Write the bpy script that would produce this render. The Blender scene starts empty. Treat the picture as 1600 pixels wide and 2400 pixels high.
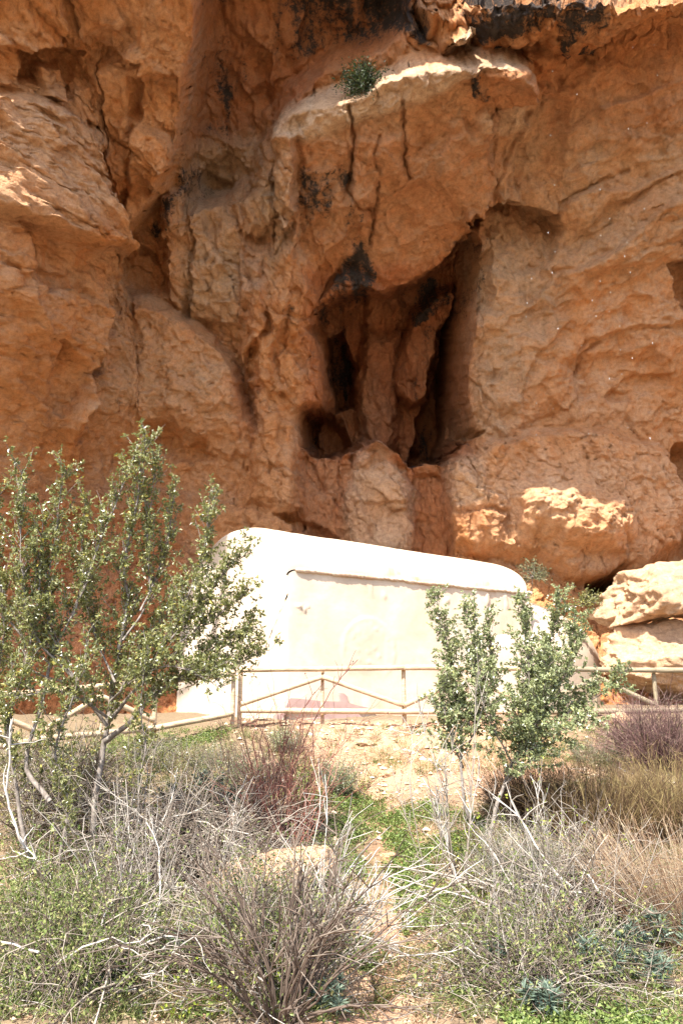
import bpy, math, random
import numpy as np

# ------------------------------------------------------------------ camera, sky, sun, exposure
SC = bpy.context.scene
PITCH = math.radians(14.0)
FPX = 1780.0                       # focal length in photo pixels (photo is 1600 x 2400)
cam_data = bpy.data.cameras.new("camera")
cam_data.sensor_fit = 'VERTICAL'
cam_data.sensor_height = 36.0
cam_data.sensor_width = 24.0
cam_data.lens = 36.0 * FPX / 2400.0
cam_data.clip_start = 0.05
cam_data.clip_end = 6000.0
cam = bpy.data.objects.new("camera", cam_data)
SC.collection.objects.link(cam)
cam.location = (0, 0, 0)
cam.rotation_euler = (math.radians(90) + PITCH, 0, 0)
SC.camera = cam

SUN_EL = math.radians(55.0)
SUN_AZ = math.radians(30.0)        # to the left of straight behind the camera
SUN_VEC = (-math.sin(SUN_AZ) * math.cos(SUN_EL), -math.cos(SUN_AZ) * math.cos(SUN_EL), math.sin(SUN_EL))
world = bpy.data.worlds.new("World")
SC.world = world
world.use_nodes = True
wn = world.node_tree.nodes
wl = world.node_tree.links
wn.clear()
w_out = wn.new('ShaderNodeOutputWorld')
w_bg = wn.new('ShaderNodeBackground')
w_sky = wn.new('ShaderNodeTexSky')
w_sky.sky_type = 'NISHITA'
w_sky.sun_disc = False
w_sky.sun_elevation = SUN_EL
w_sky.sun_rotation = math.atan2(SUN_VEC[0], SUN_VEC[1])
w_sky.air_density = 1.0
w_sky.dust_density = 2.0
w_sky.ozone_density = 1.0
w_bg.inputs['Strength'].default_value = 0.15
wl.new(w_sky.outputs[0], w_bg.inputs['Color'])
wl.new(w_bg.outputs[0], w_out.inputs['Surface'])

sun_data = bpy.data.lights.new("sun", 'SUN')
sun_data.energy = 5.0
sun_data.angle = math.radians(0.53)
sun_data.color = (1.0, 0.945, 0.86)
sun = bpy.data.objects.new("sun", sun_data)
SC.collection.objects.link(sun)
sun.location = (-20, -30, 50)
from mathutils import Vector
sun.rotation_euler = Vector(SUN_VEC).to_track_quat('Z', 'Y').to_euler()

SC.view_settings.view_transform = 'Standard'
SC.view_settings.look = 'None'
SC.view_settings.gamma = 1.0
SC.view_settings.use_curve_mapping = False
SC.view_settings.exposure = 1.62
SC.cycles.max_bounces = 8
SC.cycles.diffuse_bounces = 5
SC.cycles.transparent_max_bounces = 6
SC.cycles.use_denoising = True

COL = SC.collection
RNG = np.random.default_rng(7)
random.seed(7)

# ------------------------------------------------------------------ helpers
CP, SP = math.cos(PITCH), math.sin(PITCH)


def at(px, py, Y):
    """World point on the plane y = Y that the photo shows at pixel (px, py)."""
    dx = (px - 800.0) / FPX
    up = (1200.0 - py) / FPX
    dy = CP - SP * up
    dz = SP + CP * up
    return np.array([dx * Y / dy, Y, dz * Y / dy])


def project(P):
    f = P[..., 1] * CP + P[..., 2] * SP
    u = -P[..., 1] * SP + P[..., 2] * CP
    return 800.0 + FPX * P[..., 0] / f, 1200.0 - FPX * u / f


_perm = np.random.default_rng(11).permutation(256).astype(np.int32)
_perm = np.concatenate([_perm, _perm, _perm])
_g = np.random.default_rng(12).normal(size=(256, 3))
_g = (_g / np.linalg.norm(_g, axis=1, keepdims=True)).astype(np.float32)


def noise(x, y, z):
    """Gradient noise, about -1..1."""
    x = np.asarray(x, np.float32); y = np.asarray(y, np.float32); z = np.asarray(z, np.float32)
    x, y, z = np.broadcast_arrays(x, y, z)
    xi = np.floor(x); yi = np.floor(y); zi = np.floor(z)
    fx = x - xi; fy = y - yi; fz = z - zi
    xi = xi.astype(np.int32) & 255; yi = yi.astype(np.int32) & 255; zi = zi.astype(np.int32) & 255
    u = fx * fx * fx * (fx * (fx * 6 - 15) + 10)
    v = fy * fy * fy * (fy * (fy * 6 - 15) + 10)
    w = fz * fz * fz * (fz * (fz * 6 - 15) + 10)
    r = 0
    for i in (0, 1):
        a = _perm[xi + i]
        wu = u if i else 1 - u
        for j in (0, 1):
            b = _perm[a + yi + j]
            wv = wu * (v if j else 1 - v)
            for k in (0, 1):
                g = _g[_perm[b + zi + k]]
                d = g[..., 0] * (fx - i) + g[..., 1] * (fy - j) + g[..., 2] * (fz - k)
                r = r + d * wv * (w if k else 1 - w)
    return r * 1.5


def fbm(x, y, z, octaves=4, gain=0.5, lac=2.03):
    r = 0; a = 1.0; s = 0.0
    for i in range(octaves):
        r = r + a * noise(x, y, z)
        s += a
        a *= gain
        x = x * lac + 17.3; y = y * lac - 9.1; z = z * lac + 5.7
    return r / s


def ridged(x, y, z, octaves=4, gain=0.5, lac=2.1):
    r = 0; a = 1.0; s = 0.0
    for i in range(octaves):
        n = 1 - np.abs(noise(x, y, z)) * 1.4
        r = r + a * n * n
        s += a
        a *= gain
        x = x * lac + 7.3; y = y * lac - 3.1; z = z * lac + 1.7
    return r / s


def smooth(a, b, x):
    t = np.clip((x - a) / (b - a), 0, 1)
    return t * t * (3 - 2 * t)


def cells(x, y, seed=0):
    """2-D jittered cells: nearest distance, second distance, offset to the cell point, three random numbers of the cell."""
    xi = np.floor(x).astype(np.int32); yi = np.floor(y).astype(np.int32)
    f1 = np.full(x.shape, 9.0, np.float32); f2 = f1.copy()
    ox = np.zeros_like(f1); oy = np.zeros_like(f1)
    cid = np.zeros(x.shape, np.int32)
    tab = np.random.default_rng(100 + seed).random((256, 5)).astype(np.float32)
    for i in (-1, 0, 1):
        for j in (-1, 0, 1):
            h = _perm[_perm[(xi + i + seed * 13) & 255] + ((yi + j) & 255)]
            dx = x - (xi + i + tab[h, 0]); dy = y - (yi + j + tab[h, 1])
            d = np.sqrt(dx * dx + dy * dy)
            near = d < f1
            f2 = np.where(near, f1, np.minimum(f2, d))
            ox = np.where(near, dx, ox); oy = np.where(near, dy, oy)
            cid = np.where(near, h, cid)
            f1 = np.where(near, d, f1)
    return f1, f2, ox, oy, tab[cid, 2], tab[cid, 3], tab[cid, 4]


def make_mesh(name, verts, faces, mats, smooth_shade=True, parent=None, attrs=None, mat_idx=None):
    """verts (n,3) array; faces an (m,3) or (m,4) array or a list of such arrays."""
    me = bpy.data.meshes.new(name)
    verts = np.ascontiguousarray(verts, np.float32)
    fl = faces if isinstance(faces, list) else [faces]
    fl = [np.asarray(f, np.int32) for f in fl if len(f)]
    loops = np.concatenate([f.ravel() for f in fl]) if fl else np.zeros(0, np.int32)
    sizes = np.concatenate([np.full(len(f), f.shape[1], np.int32) for f in fl]) if fl else np.zeros(0, np.int32)
    starts = np.concatenate([[0], np.cumsum(sizes)[:-1]]).astype(np.int32) if len(sizes) else sizes
    me.vertices.add(len(verts)); me.vertices.foreach_set('co', verts.ravel())
    me.loops.add(len(loops)); me.loops.foreach_set('vertex_index', loops)
    me.polygons.add(len(sizes))
    me.polygons.foreach_set('loop_start', starts)
    me.polygons.foreach_set('loop_total', sizes)
    me.polygons.foreach_set('use_smooth', np.full(len(sizes), bool(smooth_shade)))
    for m in (mats if isinstance(mats, (list, tuple)) else [mats]):
        me.materials.append(m)
    if mat_idx is not None:
        me.polygons.foreach_set('material_index', np.asarray(mat_idx, np.int32))
    for an, arr in (attrs or {}).items():
        arr = np.asarray(arr, np.float32)
        if arr.ndim == 1:
            a = me.attributes.new(an, 'FLOAT', 'POINT'); a.data.foreach_set('value', arr)
        else:
            a = me.attributes.new(an, 'FLOAT_COLOR', 'POINT')
            c = np.ones((len(arr), 4), np.float32); c[:, :arr.shape[1]] = arr
            a.data.foreach_set('color', c.ravel())
    me.update(calc_edges=True)
    ob = bpy.data.objects.new(name, me)
    COL.objects.link(ob)
    if parent is not None:
        ob.parent = parent
        ob.matrix_parent_inverse.identity()
        loc = np.array(parent.location)
        if np.abs(loc).max() > 0:
            verts = verts - loc.astype(np.float32)
            me.vertices.foreach_set('co', np.ascontiguousarray(verts).ravel())
    return ob


def empty(name, loc=(0, 0, 0)):
    o = bpy.data.objects.new(name, None)
    o.location = [float(c) for c in loc]
    o.empty_display_size = 0.2
    COL.objects.link(o)
    return o


def tag(o, label=None, cat=None, group=None, kind=None):
    if label: o['label'] = label
    if cat: o['category'] = cat
    if group: o['group'] = group
    if kind: o['kind'] = kind
    return o


def grid_faces(nr, nc):
    i = np.arange(nr - 1)[:, None] * nc + np.arange(nc - 1)[None, :]
    return np.stack([i, i + 1, i + nc + 1, i + nc], -1).reshape(-1, 4)


def tube_arrays(pts, radii, sides=6, cap=True):
    """Tube along a polyline: vertices and quads (and end caps as triangles)."""
    pts = np.asarray(pts, float); n = len(pts)
    t = np.gradient(pts, axis=0)
    t /= np.linalg.norm(t, axis=1, keepdims=True) + 1e-9
    ref = np.array([0.31, 0.17, 0.93]) if abs(t[0, 2]) < 0.9 else np.array([1.0, 0.2, 0.1])
    a = np.cross(t, ref); a /= np.linalg.norm(a, axis=1, keepdims=True) + 1e-9
    b = np.cross(t, a)
    ang = np.arange(sides) * 2 * math.pi / sides
    r = np.asarray(radii, float).reshape(-1, 1, 1) * np.ones((n, 1, 1))
    ring = a[:, None, :] * np.cos(ang)[None, :, None] + b[:, None, :] * np.sin(ang)[None, :, None]
    v = (pts[:, None, :] + ring * r).reshape(-1, 3)
    i = np.arange(n - 1)[:, None] * sides + np.arange(sides)[None, :]
    j = np.arange(n - 1)[:, None] * sides + (np.arange(sides)[None, :] + 1) % sides
    q = np.stack([i, j, j + sides, i + sides], -1).reshape(-1, 4)
    tri = np.zeros((0, 3), int)
    if cap:
        v = np.vstack([v, pts[0], pts[-1]])
        k = len(v)
        s = np.arange(sides); s2 = (s + 1) % sides
        tri = np.vstack([np.stack([s2, s, np.full(sides, k - 2)], -1),
                         np.stack([s + (n - 1) * sides, s2 + (n - 1) * sides, np.full(sides, k - 1)], -1)])
    return v, q, tri


class Geo:
    """Collects vertices, faces and one tint value per vertex; becomes ONE mesh."""
    def __init__(self):
        self.v = []; self.q = []; self.t = []; self.a = []; self.n = 0

    def add(self, v, q=None, t=None, tint=0.5):
        self.v.append(v)
        if q is not None and len(q): self.q.append(np.asarray(q) + self.n)
        if t is not None and len(t): self.t.append(np.asarray(t) + self.n)
        self.a.append(np.full(len(v), tint, np.float32) if np.isscalar(tint) else np.asarray(tint, np.float32))
        self.n += len(v)

    def tube(self, pts, radii, sides=5, tint=0.5, cap=False):
        v, q, t = tube_arrays(pts, radii, sides, cap)
        self.add(v, q, t, tint)

    def build(self, name, mats, parent=None, smooth_shade=True):
        v = np.vstack(self.v) if self.v else np.zeros((0, 3))
        f = []
        if self.q: f.append(np.vstack(self.q))
        if self.t: f.append(np.vstack(self.t))
        return make_mesh(name, v, f, mats, smooth_shade, parent, {'tint': np.concatenate(self.a)})


# ------------------------------------------------------------------ materials
class NT:
    """Small helper to wire a node tree."""
    def __init__(self, name):
        self.m = bpy.data.materials.new(name)
        self.m.use_nodes = True
        self.t = self.m.node_tree
        self.t.nodes.clear()
        self.out = self.t.nodes.new('ShaderNodeOutputMaterial')
        self.b = self.t.nodes.new('ShaderNodeBsdfPrincipled')
        self.t.links.new(self.b.outputs[0], self.out.inputs['Surface'])
        self.b.inputs['Specular IOR Level'].default_value = 0.25

    def n(self, typ, **kw):
        nd = self.t.nodes.new(typ)
        for k, v in kw.items():
            if k.startswith('i_'):
                nd.inputs[k[2:].replace('_', ' ')].default_value = v
            else:
                setattr(nd, k, v)
        return nd

    def l(self, a, b):
        self.t.links.new(a, b)

    def coord(self):
        return self.n('ShaderNodeTexCoord').outputs['Object']

    def noise(self, vec, scale, detail=4, rough=0.55, dist=0.0):
        nd = self.n('ShaderNodeTexNoise')
        nd.inputs['Scale'].default_value = scale
        nd.inputs['Detail'].default_value = detail
        nd.inputs['Roughness'].default_value = rough
        nd.inputs['Distortion'].default_value = dist
        self.l(vec, nd.inputs['Vector'])
        return nd.outputs['Fac']

    def stretch(self, vec, s):
        nd = self.n('ShaderNodeVectorMath', operation='MULTIPLY')
        self.l(vec, nd.inputs[0]); nd.inputs[1].default_value = s
        return nd.outputs[0]

    def ramp(self, fac, stops):
        nd = self.n('ShaderNodeValToRGB')
        el = nd.color_ramp.elements
        while len(el) < len(stops): el.new(0.5)
        for e, (p, c) in zip(el, stops):
            e.position = p
            e.color = (c, c, c, 1) if np.isscalar(c) else (*c, 1)
        self.l(fac, nd.inputs[0])
        return nd.outputs[0]

    def mix(self, fac, a, b, blend='MIX'):
        nd = self.n('ShaderNodeMix', data_type='RGBA', blend_type=blend)
        for s, idx in ((fac, 0), (a, 6), (b, 7)):
            if hasattr(s, 'is_linked') or isinstance(s, bpy.types.NodeSocket): self.l(s, nd.inputs[idx])
            elif idx == 0: nd.inputs[0].default_value = s
            else: nd.inputs[idx].default_value = (*s, 1)
        return nd.outputs[2]

    def math(self, op, a, b=0.0, clamp=False):
        nd = self.n('ShaderNodeMath', operation=op, use_clamp=clamp)
        for s, i in ((a, 0), (b, 1)):
            if isinstance(s, bpy.types.NodeSocket): self.l(s, nd.inputs[i])
            else: nd.inputs[i].default_value = s
        return nd.outputs[0]

    def attr(self, name):
        return self.n('ShaderNodeAttribute', attribute_name=name)

    def bump(self, h, strength=0.5, dist=0.05, prev=None):
        nd = self.n('ShaderNodeBump')
        nd.inputs['Strength'].default_value = strength
        nd.inputs['Distance'].default_value = dist
        self.l(h, nd.inputs['Height'])
        if prev is not None: self.l(prev, nd.inputs['Normal'])
        return nd.outputs[0]

    def done(self, color=None, rough=None, normal=None):
        if color is not None:
            if isinstance(color, bpy.types.NodeSocket): self.l(color, self.b.inputs['Base Color'])
            else: self.b.inputs['Base Color'].default_value = (*color, 1)
        if rough is not None:
            if isinstance(rough, bpy.types.NodeSocket): self.l(rough, self.b.inputs['Roughness'])
            else: self.b.inputs['Roughness'].default_value = rough
        if normal is not None: self.l(normal, self.b.inputs['Normal'])
        return self.m


def mat_rock():
    m = NT('cliff_rock')
    co = m.coord()
    at_ = m.attr('rock_mask')
    sep = m.n('ShaderNodeSeparateColor'); m.l(at_.outputs['Color'], sep.inputs[0])
    pale = m.attr('pale').outputs['Fac']
    n1 = m.noise(co, 0.55, 5, 0.6, 0.6)
    n2 = m.noise(m.stretch(co, (1.6, 1.6, 0.7)), 2.2, 7, 0.68, 0.5)
    n3 = m.noise(co, 11.0, 6, 0.72, 0.3)
    n4 = m.noise(co, 48.0, 4, 0.7)
    base = m.ramp(n1, [(0.30, (0.45, 0.19, 0.070)), (0.46, (0.56, 0.275, 0.120)), (0.66, (0.60, 0.36, 0.205))])
    base = m.mix(m.ramp(n2, [(0.42, 0.0), (0.66, 0.8)]), base, (0.45, 0.185, 0.068))
    grey = m.mix(n2, (0.34, 0.23, 0.135), (0.54, 0.385, 0.25))
    col = m.mix(m.math('MULTIPLY', sep.outputs[2], 0.85), base, grey)
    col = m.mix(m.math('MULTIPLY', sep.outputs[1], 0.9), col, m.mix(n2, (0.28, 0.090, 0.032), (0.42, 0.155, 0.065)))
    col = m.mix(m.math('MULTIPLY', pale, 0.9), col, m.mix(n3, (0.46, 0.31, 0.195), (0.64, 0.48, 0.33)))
    # mottling of the stone, coarse to fine
    col = m.mix(0.75, col, m.ramp(n2, [(0.28, 0.34), (0.5, 0.5), (0.75, 0.66)]), 'OVERLAY')
    col = m.mix(0.7, col, m.ramp(n3, [(0.25, 0.24), (0.5, 0.5), (0.8, 0.72)]), 'OVERLAY')
    col = m.mix(0.4, col, m.ramp(n4, [(0.3, 0.32), (0.7, 0.66)]), 'OVERLAY')
    # dark lichen, water stains and painted recess shade, in ragged shapes
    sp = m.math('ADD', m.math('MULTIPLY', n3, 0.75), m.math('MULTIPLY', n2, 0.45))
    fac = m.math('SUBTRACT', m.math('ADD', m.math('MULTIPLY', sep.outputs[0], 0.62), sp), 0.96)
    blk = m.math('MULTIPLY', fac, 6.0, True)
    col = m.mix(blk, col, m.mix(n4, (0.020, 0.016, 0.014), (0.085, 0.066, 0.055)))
    v = m.n('ShaderNodeTexVoronoi'); v.inputs['Scale'].default_value = 20.0; m.l(co, v.inputs['Vector'])
    pits = m.ramp(v.outputs['Distance'], [(0.0, 0.0), (0.35, 1.0)])
    h = m.math('ADD', m.math('MULTIPLY', n3, 1.0), m.math('MULTIPLY', n4, 0.45))
    h = m.math('ADD', h, m.math('MULTIPLY', pits, 0.22))
    h = m.math('ADD', h, m.math('MULTIPLY', n2, 0.8))
    nb = m.bump(h, 0.9, 0.075)
    m.b.inputs['Specular IOR Level'].default_value = 0.15
    return m.done(col, 0.95, nb)


def mat_plaster():
    m = NT('lime_plaster')
    co = m.coord()
    n1 = m.noise(co, 0.9, 4, 0.6, 0.3)
    n2 = m.noise(co, 9.0, 5, 0.65)
    st = m.noise(m.stretch(co, (3.0, 3.0, 0.35)), 1.6, 4, 0.6)
    col = m.ramp(n1, [(0.3, (0.44, 0.35, 0.26)), (0.5, (0.51, 0.42, 0.32)), (0.68, (0.59, 0.50, 0.39))])
    a = m.attr('stain').outputs['Fac']
    col = m.mix(m.math('MULTIPLY', a, m.ramp(st, [(0.38, 0.0), (0.6, 1.0)])), col, (0.44, 0.27, 0.17))
    nb = m.bump(n2, 0.35, 0.015)
    return m.done(col, 0.9, nb)


def mat_simple(name, stops, scale=8.0, rough=0.85, bump=0.3, bdist=0.01, stretch=None, tint=None, spec=0.25, detail=5):
    m = NT(name)
    co = m.coord()
    if stretch: co = m.stretch(co, stretch)
    n = m.noise(co, scale, detail, 0.6)
    col = m.ramp(n, stops)
    if tint:
        t = m.attr('tint').outputs['Fac']
        col = m.mix(t, col, tint) if not isinstance(tint, list) else m.mix(1.0, m.ramp(t, tint), m.ramp(n, [(0.25, 0.7), (0.7, 1.15)]), 'MULTIPLY')
    m.b.inputs['Specular IOR Level'].default_value = spec
    nb = m.bump(n, bump, bdist) if bump else None
    return m.done(col, rough, nb)


def mat_leaf(name, tint_stops, rough=0.45, spec=0.4, trans=0.25):
    m = NT(name)
    t = m.attr('tint').outputs['Fac']
    col = m.ramp(t, tint_stops)
    m.b.inputs['Specular IOR Level'].default_value = spec
    m.done(col, rough)
    tr = m.n('ShaderNodeBsdfTranslucent')
    br = m.n('ShaderNodeHueSaturation'); br.inputs['Saturation'].default_value = 1.15; br.inputs['Value'].default_value = 1.1
    m.l(col, br.inputs['Color']); m.l(br.outputs[0], tr.inputs['Color'])
    mx = m.n('ShaderNodeMixShader'); mx.inputs[0].default_value = trans
    m.l(m.b.outputs[0], mx.inputs[1]); m.l(tr.outputs[0], mx.inputs[2])
    m.l(mx.outputs[0], m.out.inputs['Surface'])
    return m.m


M_ROCK = mat_rock()
M_PLASTER = mat_plaster()

# ------------------------------------------------------------------ the cliff
def spline(cp, n):
    cp = np.asarray(cp, float)
    p = np.vstack([2 * cp[0] - cp[1], cp, 2 * cp[-1] - cp[-2]])
    out = []
    for i in range(len(cp) - 1):
        t = np.linspace(0, 1, n, endpoint=False)[:, None]
        a, b, c, d = p[i], p[i + 1], p[i + 2], p[i + 3]
        out.append(0.5 * (2 * b + (c - a) * t + (2 * a - 5 * b + 4 * c - d) * t ** 2 + (3 * b - a - 3 * c + d) * t ** 3))
    out.append(cp[-1:])
    return np.vstack(out)


PROF_A = [(17.9, -2.0), (18.2, 0), (18.8, 2.4), (19.0, 5), (18.5, 7.5), (17.3, 10.0), (15.6, 12.2), (13.8, 13.8),
          (12.5, 14.6), (11.7, 15.6), (11.6, 18), (12.5, 22), (16, 26)]
PROF_B = [(16.6, -2), (16.8, 0), (16.6, 2.4), (16.0, 5), (15.0, 7.5), (14.0, 9.5), (13.2, 11.4), (12.2, 12.7),
          (10.6, 13.4), (9.1, 13.75), (8.5, 15.5), (9.0, 20), (14, 25)]
GAIN = 1.3


class Relief:
    """Metres of rock in front of (+) or behind (-) the base surface, from outlines of the rock forms."""
    def __init__(self, px, py):
        self.px, self.py = px, py
        self.h = np.zeros(px.shape, np.float32)

    def sd(self, pts, margin):
        pts = np.asarray(pts, np.float32)
        x0, y0 = pts.min(0) - margin; x1, y1 = pts.max(0) + margin
        idx = np.nonzero((self.px > x0) & (self.px < x1) & (self.py > y0) & (self.py < y1))[0]
        x = self.px[idx]; y = self.py[idx]
        d = np.full(x.shape, 1e9, np.float32); ins = np.zeros(x.shape, bool)
        n = len(pts)
        for i in range(n):
            ax, ay = pts[i]; bx, by = pts[(i + 1) % n]
            ex, ey = bx - ax, by - ay
            t = np.clip(((x - ax) * ex + (y - ay) * ey) / (ex * ex + ey * ey + 1e-9), 0, 1)
            d = np.minimum(d, (x - ax - t * ex) ** 2 + (y - ay - t * ey) ** 2)
            if ay != by:
                c = (ay > y) != (by > y)
                ins ^= c & (x < (bx - ax) * (y - ay) / (by - ay) + ax)
        d = np.sqrt(d)
        return idx, np.where(ins, d, -d)

    def block(self, pts, depth, w=12, out=None, grad=None, dome=0.0, fade=None):
        """Raised (or sunk) form with edge width w inside the outline; grad = (per 100 px in x, in y, x0, y0)."""
        out = w * 0.4 if out is None else out
        idx, s = self.sd(pts, out + 4)
        k = np.clip((s + out) / (w * 0.75 + out), 0, 1)
        k = k * (1.25 - 0.25 * k * k)
        v = depth * GAIN
        if grad:
            v = v + grad[0] * (self.px[idx] - grad[2]) / 100 + grad[1] * (self.py[idx] - grad[3]) / 100
        if dome:
            v = v + dome * np.sqrt(np.clip(s, 0, 160) / 160)
        if fade:
            k = k * smooth(fade[1], fade[0], self.py[idx])
        self.h[idx] += (k * v).astype(np.float32)

    def crack(self, pts, width=5, depth=0.15, power=1.0):
        pts = np.asarray(pts, np.float32)
        m = width * 3
        x0, y0 = pts.min(0) - m; x1, y1 = pts.max(0) + m
        idx = np.nonzero((self.px > x0) & (self.px < x1) & (self.py > y0) & (self.py < y1))[0]
        x = self.px[idx]; y = self.py[idx]
        d = np.full(x.shape, 1e9, np.float32)
        for i in range(len(pts) - 1):
            ax, ay = pts[i]; ex, ey = pts[i + 1] - pts[i]
            t = np.clip(((x - ax) * ex + (y - ay) * ey) / (ex * ex + ey * ey + 1e-9), 0, 1)
            d = np.minimum(d, np.sqrt((x - ax - t * ex) ** 2 + (y - ay - t * ey) ** 2))
        self.h[idx] -= (depth * np.exp(-(d / width) ** 2 * 2)).astype(np.float32)

    def step(self, pts, h, fall=60, side=1, edge=5):
        """Edge of a slab: rock stands h proud on one side of a line (side 1: right of the travel direction in the photo) and fades over fall pixels."""
        pts = np.asarray(pts, np.float32)
        m = fall * 3
        x0, y0 = pts.min(0) - m; x1, y1 = pts.max(0) + m
        idx = np.nonzero((self.px > x0) & (self.px < x1) & (self.py > y0) & (self.py < y1))[0]
        x = self.px[idx]; y = self.py[idx]
        d = np.full(x.shape, 1e9, np.float32); sg = np.zeros_like(d); en = np.zeros_like(d)
        n = len(pts) - 1
        for i in range(n):
            ax, ay = pts[i]; ex, ey = pts[i + 1] - pts[i]
            l2 = ex * ex + ey * ey + 1e-9
            t = np.clip(((x - ax) * ex + (y - ay) * ey) / l2, 0, 1)
            qx = x - ax - t * ex; qy = y - ay - t * ey
            q = np.sqrt(qx * qx + qy * qy)
            c = (ex * (y - ay) - ey * (x - ax)) / np.sqrt(l2)
            nr_ = q < d
            d = np.where(nr_, q, d); sg = np.where(nr_, c, sg); en = np.where(nr_, (i + t) / n, en)
        taper = smooth(0.0, 0.15, en) * smooth(1.0, 0.85, en)
        s = sg * side
        self.h[idx] += (h * taper * smooth(-edge, edge, s) * np.exp(-d / fall)).astype(np.float32)

    def mask(self, pts, w=40, out=None):
        r = np.zeros_like(self.h)
        out = w if out is None else out
        idx, s = self.sd(pts, out + 4)
        r[idx] = smooth(-out, w, s)
        return r


def blur(a, nr, nc, k=14, axes=(0, 1)):
    a = a.reshape(nr, nc)
    for ax in axes:
        n = a.shape[ax]
        c = np.concatenate([np.zeros_like(np.take(a, [0], ax)), np.cumsum(a, ax, dtype=np.float64)], ax)
        hi = np.minimum(np.arange(n) + k + 1, n); lo = np.maximum(np.arange(n) - k, 0)
        w = (hi - lo).reshape((-1, 1) if ax == 0 else (1, -1))
        a = (np.take(c, hi, ax) - np.take(c, lo, ax)) / w
    return a.ravel().astype(np.float32)


def cliff_forms(px, py):
    R = Relief(px.astype(np.float32), py.astype(np.float32))
    b = R.block
    # --- large forms
    b([(-1500, -1500), (480, -1500), (474, 0), (462, 120), (440, 260), (428, 340), (388, 440), (300, 560), (236, 600),
       (226, 850), (190, 1000), (210, 1200), (230, 2600), (-1500, 2600)], 1.3, 16, 4, fade=(700, 1250))
    b([(-1500, 215), (60, 228), (112, 236), (200, 290), (236, 330), (240, 450), (230, 620), (222, 862), (205, 872), (150, 800),
       (120, 900), (80, 1300), (-1500, 1300)], 0.6, 10, 6, fade=(560, 1150))
    b([(-1500, 300), (100, 300), (228, 420), (232, 585), (150, 545), (20, 492), (-1500, 470)], 0.0, 10, 4, grad=(0, 0.24, 100, 300))
    b([(40, 520), (150, 545), (228, 590), (222, 860), (205, 872), (140, 760), (70, 610)], -0.38, 22, 4, grad=(0, 0.10, 100, 560))
    b([(110, 690), (150, 680), (215, 720), (215, 840), (150, 780)], 0.16, 8, 4)
    b([(-1500, -1500), (136, -1500), (146, 0), (148, 62), (130, 106), (60, 112), (30, 98), (-1500, 90)], 0.45, 14, 5)
    b([(40, 112), (150, 106), (190, 120), (170, 230), (90, 200), (40, 190)], -0.5, 24, 8)
    b([(82, 150), (150, 150), (162, 200), (142, 240), (110, 225)], 0.5, 10, 5)
    b([(180, 90), (232, 60), (300, 60), (320, 100), (240, 170), (180, 210)], -0.3, 30, 8)
    b([(240, 100), (330, 150), (320, 300), (300, 350), (300, 560), (245, 600), (240, 330)], -0.35, 12, 8)
    b([(305, 180), (430, 180), (440, 260), (420, 340), (330, 290), (305, 270)], -0.3, 14, 5)
    b([(245, 480), (330, 420), (372, 440), (388, 540), (395, 690), (345, 690), (300, 680), (245, 610)], -0.42, 30, 8)
    b([(325, 580), (368, 600), (380, 640), (350, 600), (330, 600)], -0.2, 5, 3)
    b([(385, 450), (430, 440), (445, 560), (440, 680), (420, 735), (395, 700)], 0.25, 14, 5)
    # recess behind the upper ledge
    b([(480, -1500), (960, -1500), (962, 60), (930, 92), (850, 125), (780, 160), (700, 222), (655, 280), (625, 420), (560, 470),
       (445, 500), (430, 340), (462, 120), (474, 0)], -1.25, 60, 5)
    # slabs between the left mass and the cave
    b([(440, 470), (520, 470), (560, 545), (578, 700), (560, 770), (440, 745)], 0.22, 10, 4)
    b([(450, 300), (600, 330), (636, 300), (645, 520), (600, 565), (560, 540), (545, 440), (460, 400)], 0.25, 12, 5)
    b([(612, 455), (648, 458), (650, 515), (680, 520), (665, 560), (640, 600), (628, 540)], 0.2, 6, 3)
    b([(646, 300), (692, 320), (690, 500), (665, 545), (648, 500)], 0.4, 6, 3)
    # hump
    b([(238, 600), (300, 686), (345, 692), (430, 742), (500, 792), (548, 852), (566, 905), (592, 1000), (620, 1200), (400, 1250),
       (150, 1230), (150, 1000), (222, 860)], 0.8, 22, 5, grad=(-0.05, 0.06, 400, 800), fade=(900, 1120))
    b([(330, 985), (400, 990), (470, 1040), (500, 1080), (420, 1075), (350, 1040)], -0.4, 22, 8)
    # apron at the foot, left
    b([(-1500, 1195), (150, 1160), (330, 1130), (420, 1158), (540, 1184), (640, 1208), (700, 1238), (760, 1300), (770, 2600), (-1500, 2600)],
      0.35, 30, 8, grad=(0.0, 0.05, 400, 1200))
    b([(640, 1205), (700, 1215), (790, 1260), (800, 1285), (700, 1250)], -0.35, 8, 4)
    # ribs left of the cave
    b([(560, 560), (640, 580), (690, 545), (742, 620), (736, 742), (758, 830), (752, 955), (706, 985), (710, 1205), (650, 1214),
       (575, 1180), (602, 1000), (560, 870), (572, 750)], 0.35, 36, 8, dome=0.25)
    b([(560, 600), (615, 610), (620, 700), (612, 800), (565, 775)], 0.22, 18, 5)
    b([(575, 835), (610, 790), (600, 880), (580, 885)], -0.4, 12, 6)
    b([(545, 900), (600, 905), (590, 960), (560, 1000)], -0.18, 14, 5)
    # bulging brow above the cave, with its sloping ledge
    E = [(640, 292), (690, 252), (800, 222), (900, 172), (1000, 136), (1112, 120), (1236, 152), (1240, 222), (1160, 262), (1146, 340),
         (1156, 440), (1146, 492), (1104, 518), (1064, 582), (1034, 642), (950, 668), (905, 692), (860, 648), (800, 640), (745, 700),
         (700, 640), (690, 540), (650, 440)]
    b(E, 0.72, 18, 5, dome=0.35, grad=(0, -0.36, 900, 270))
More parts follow.
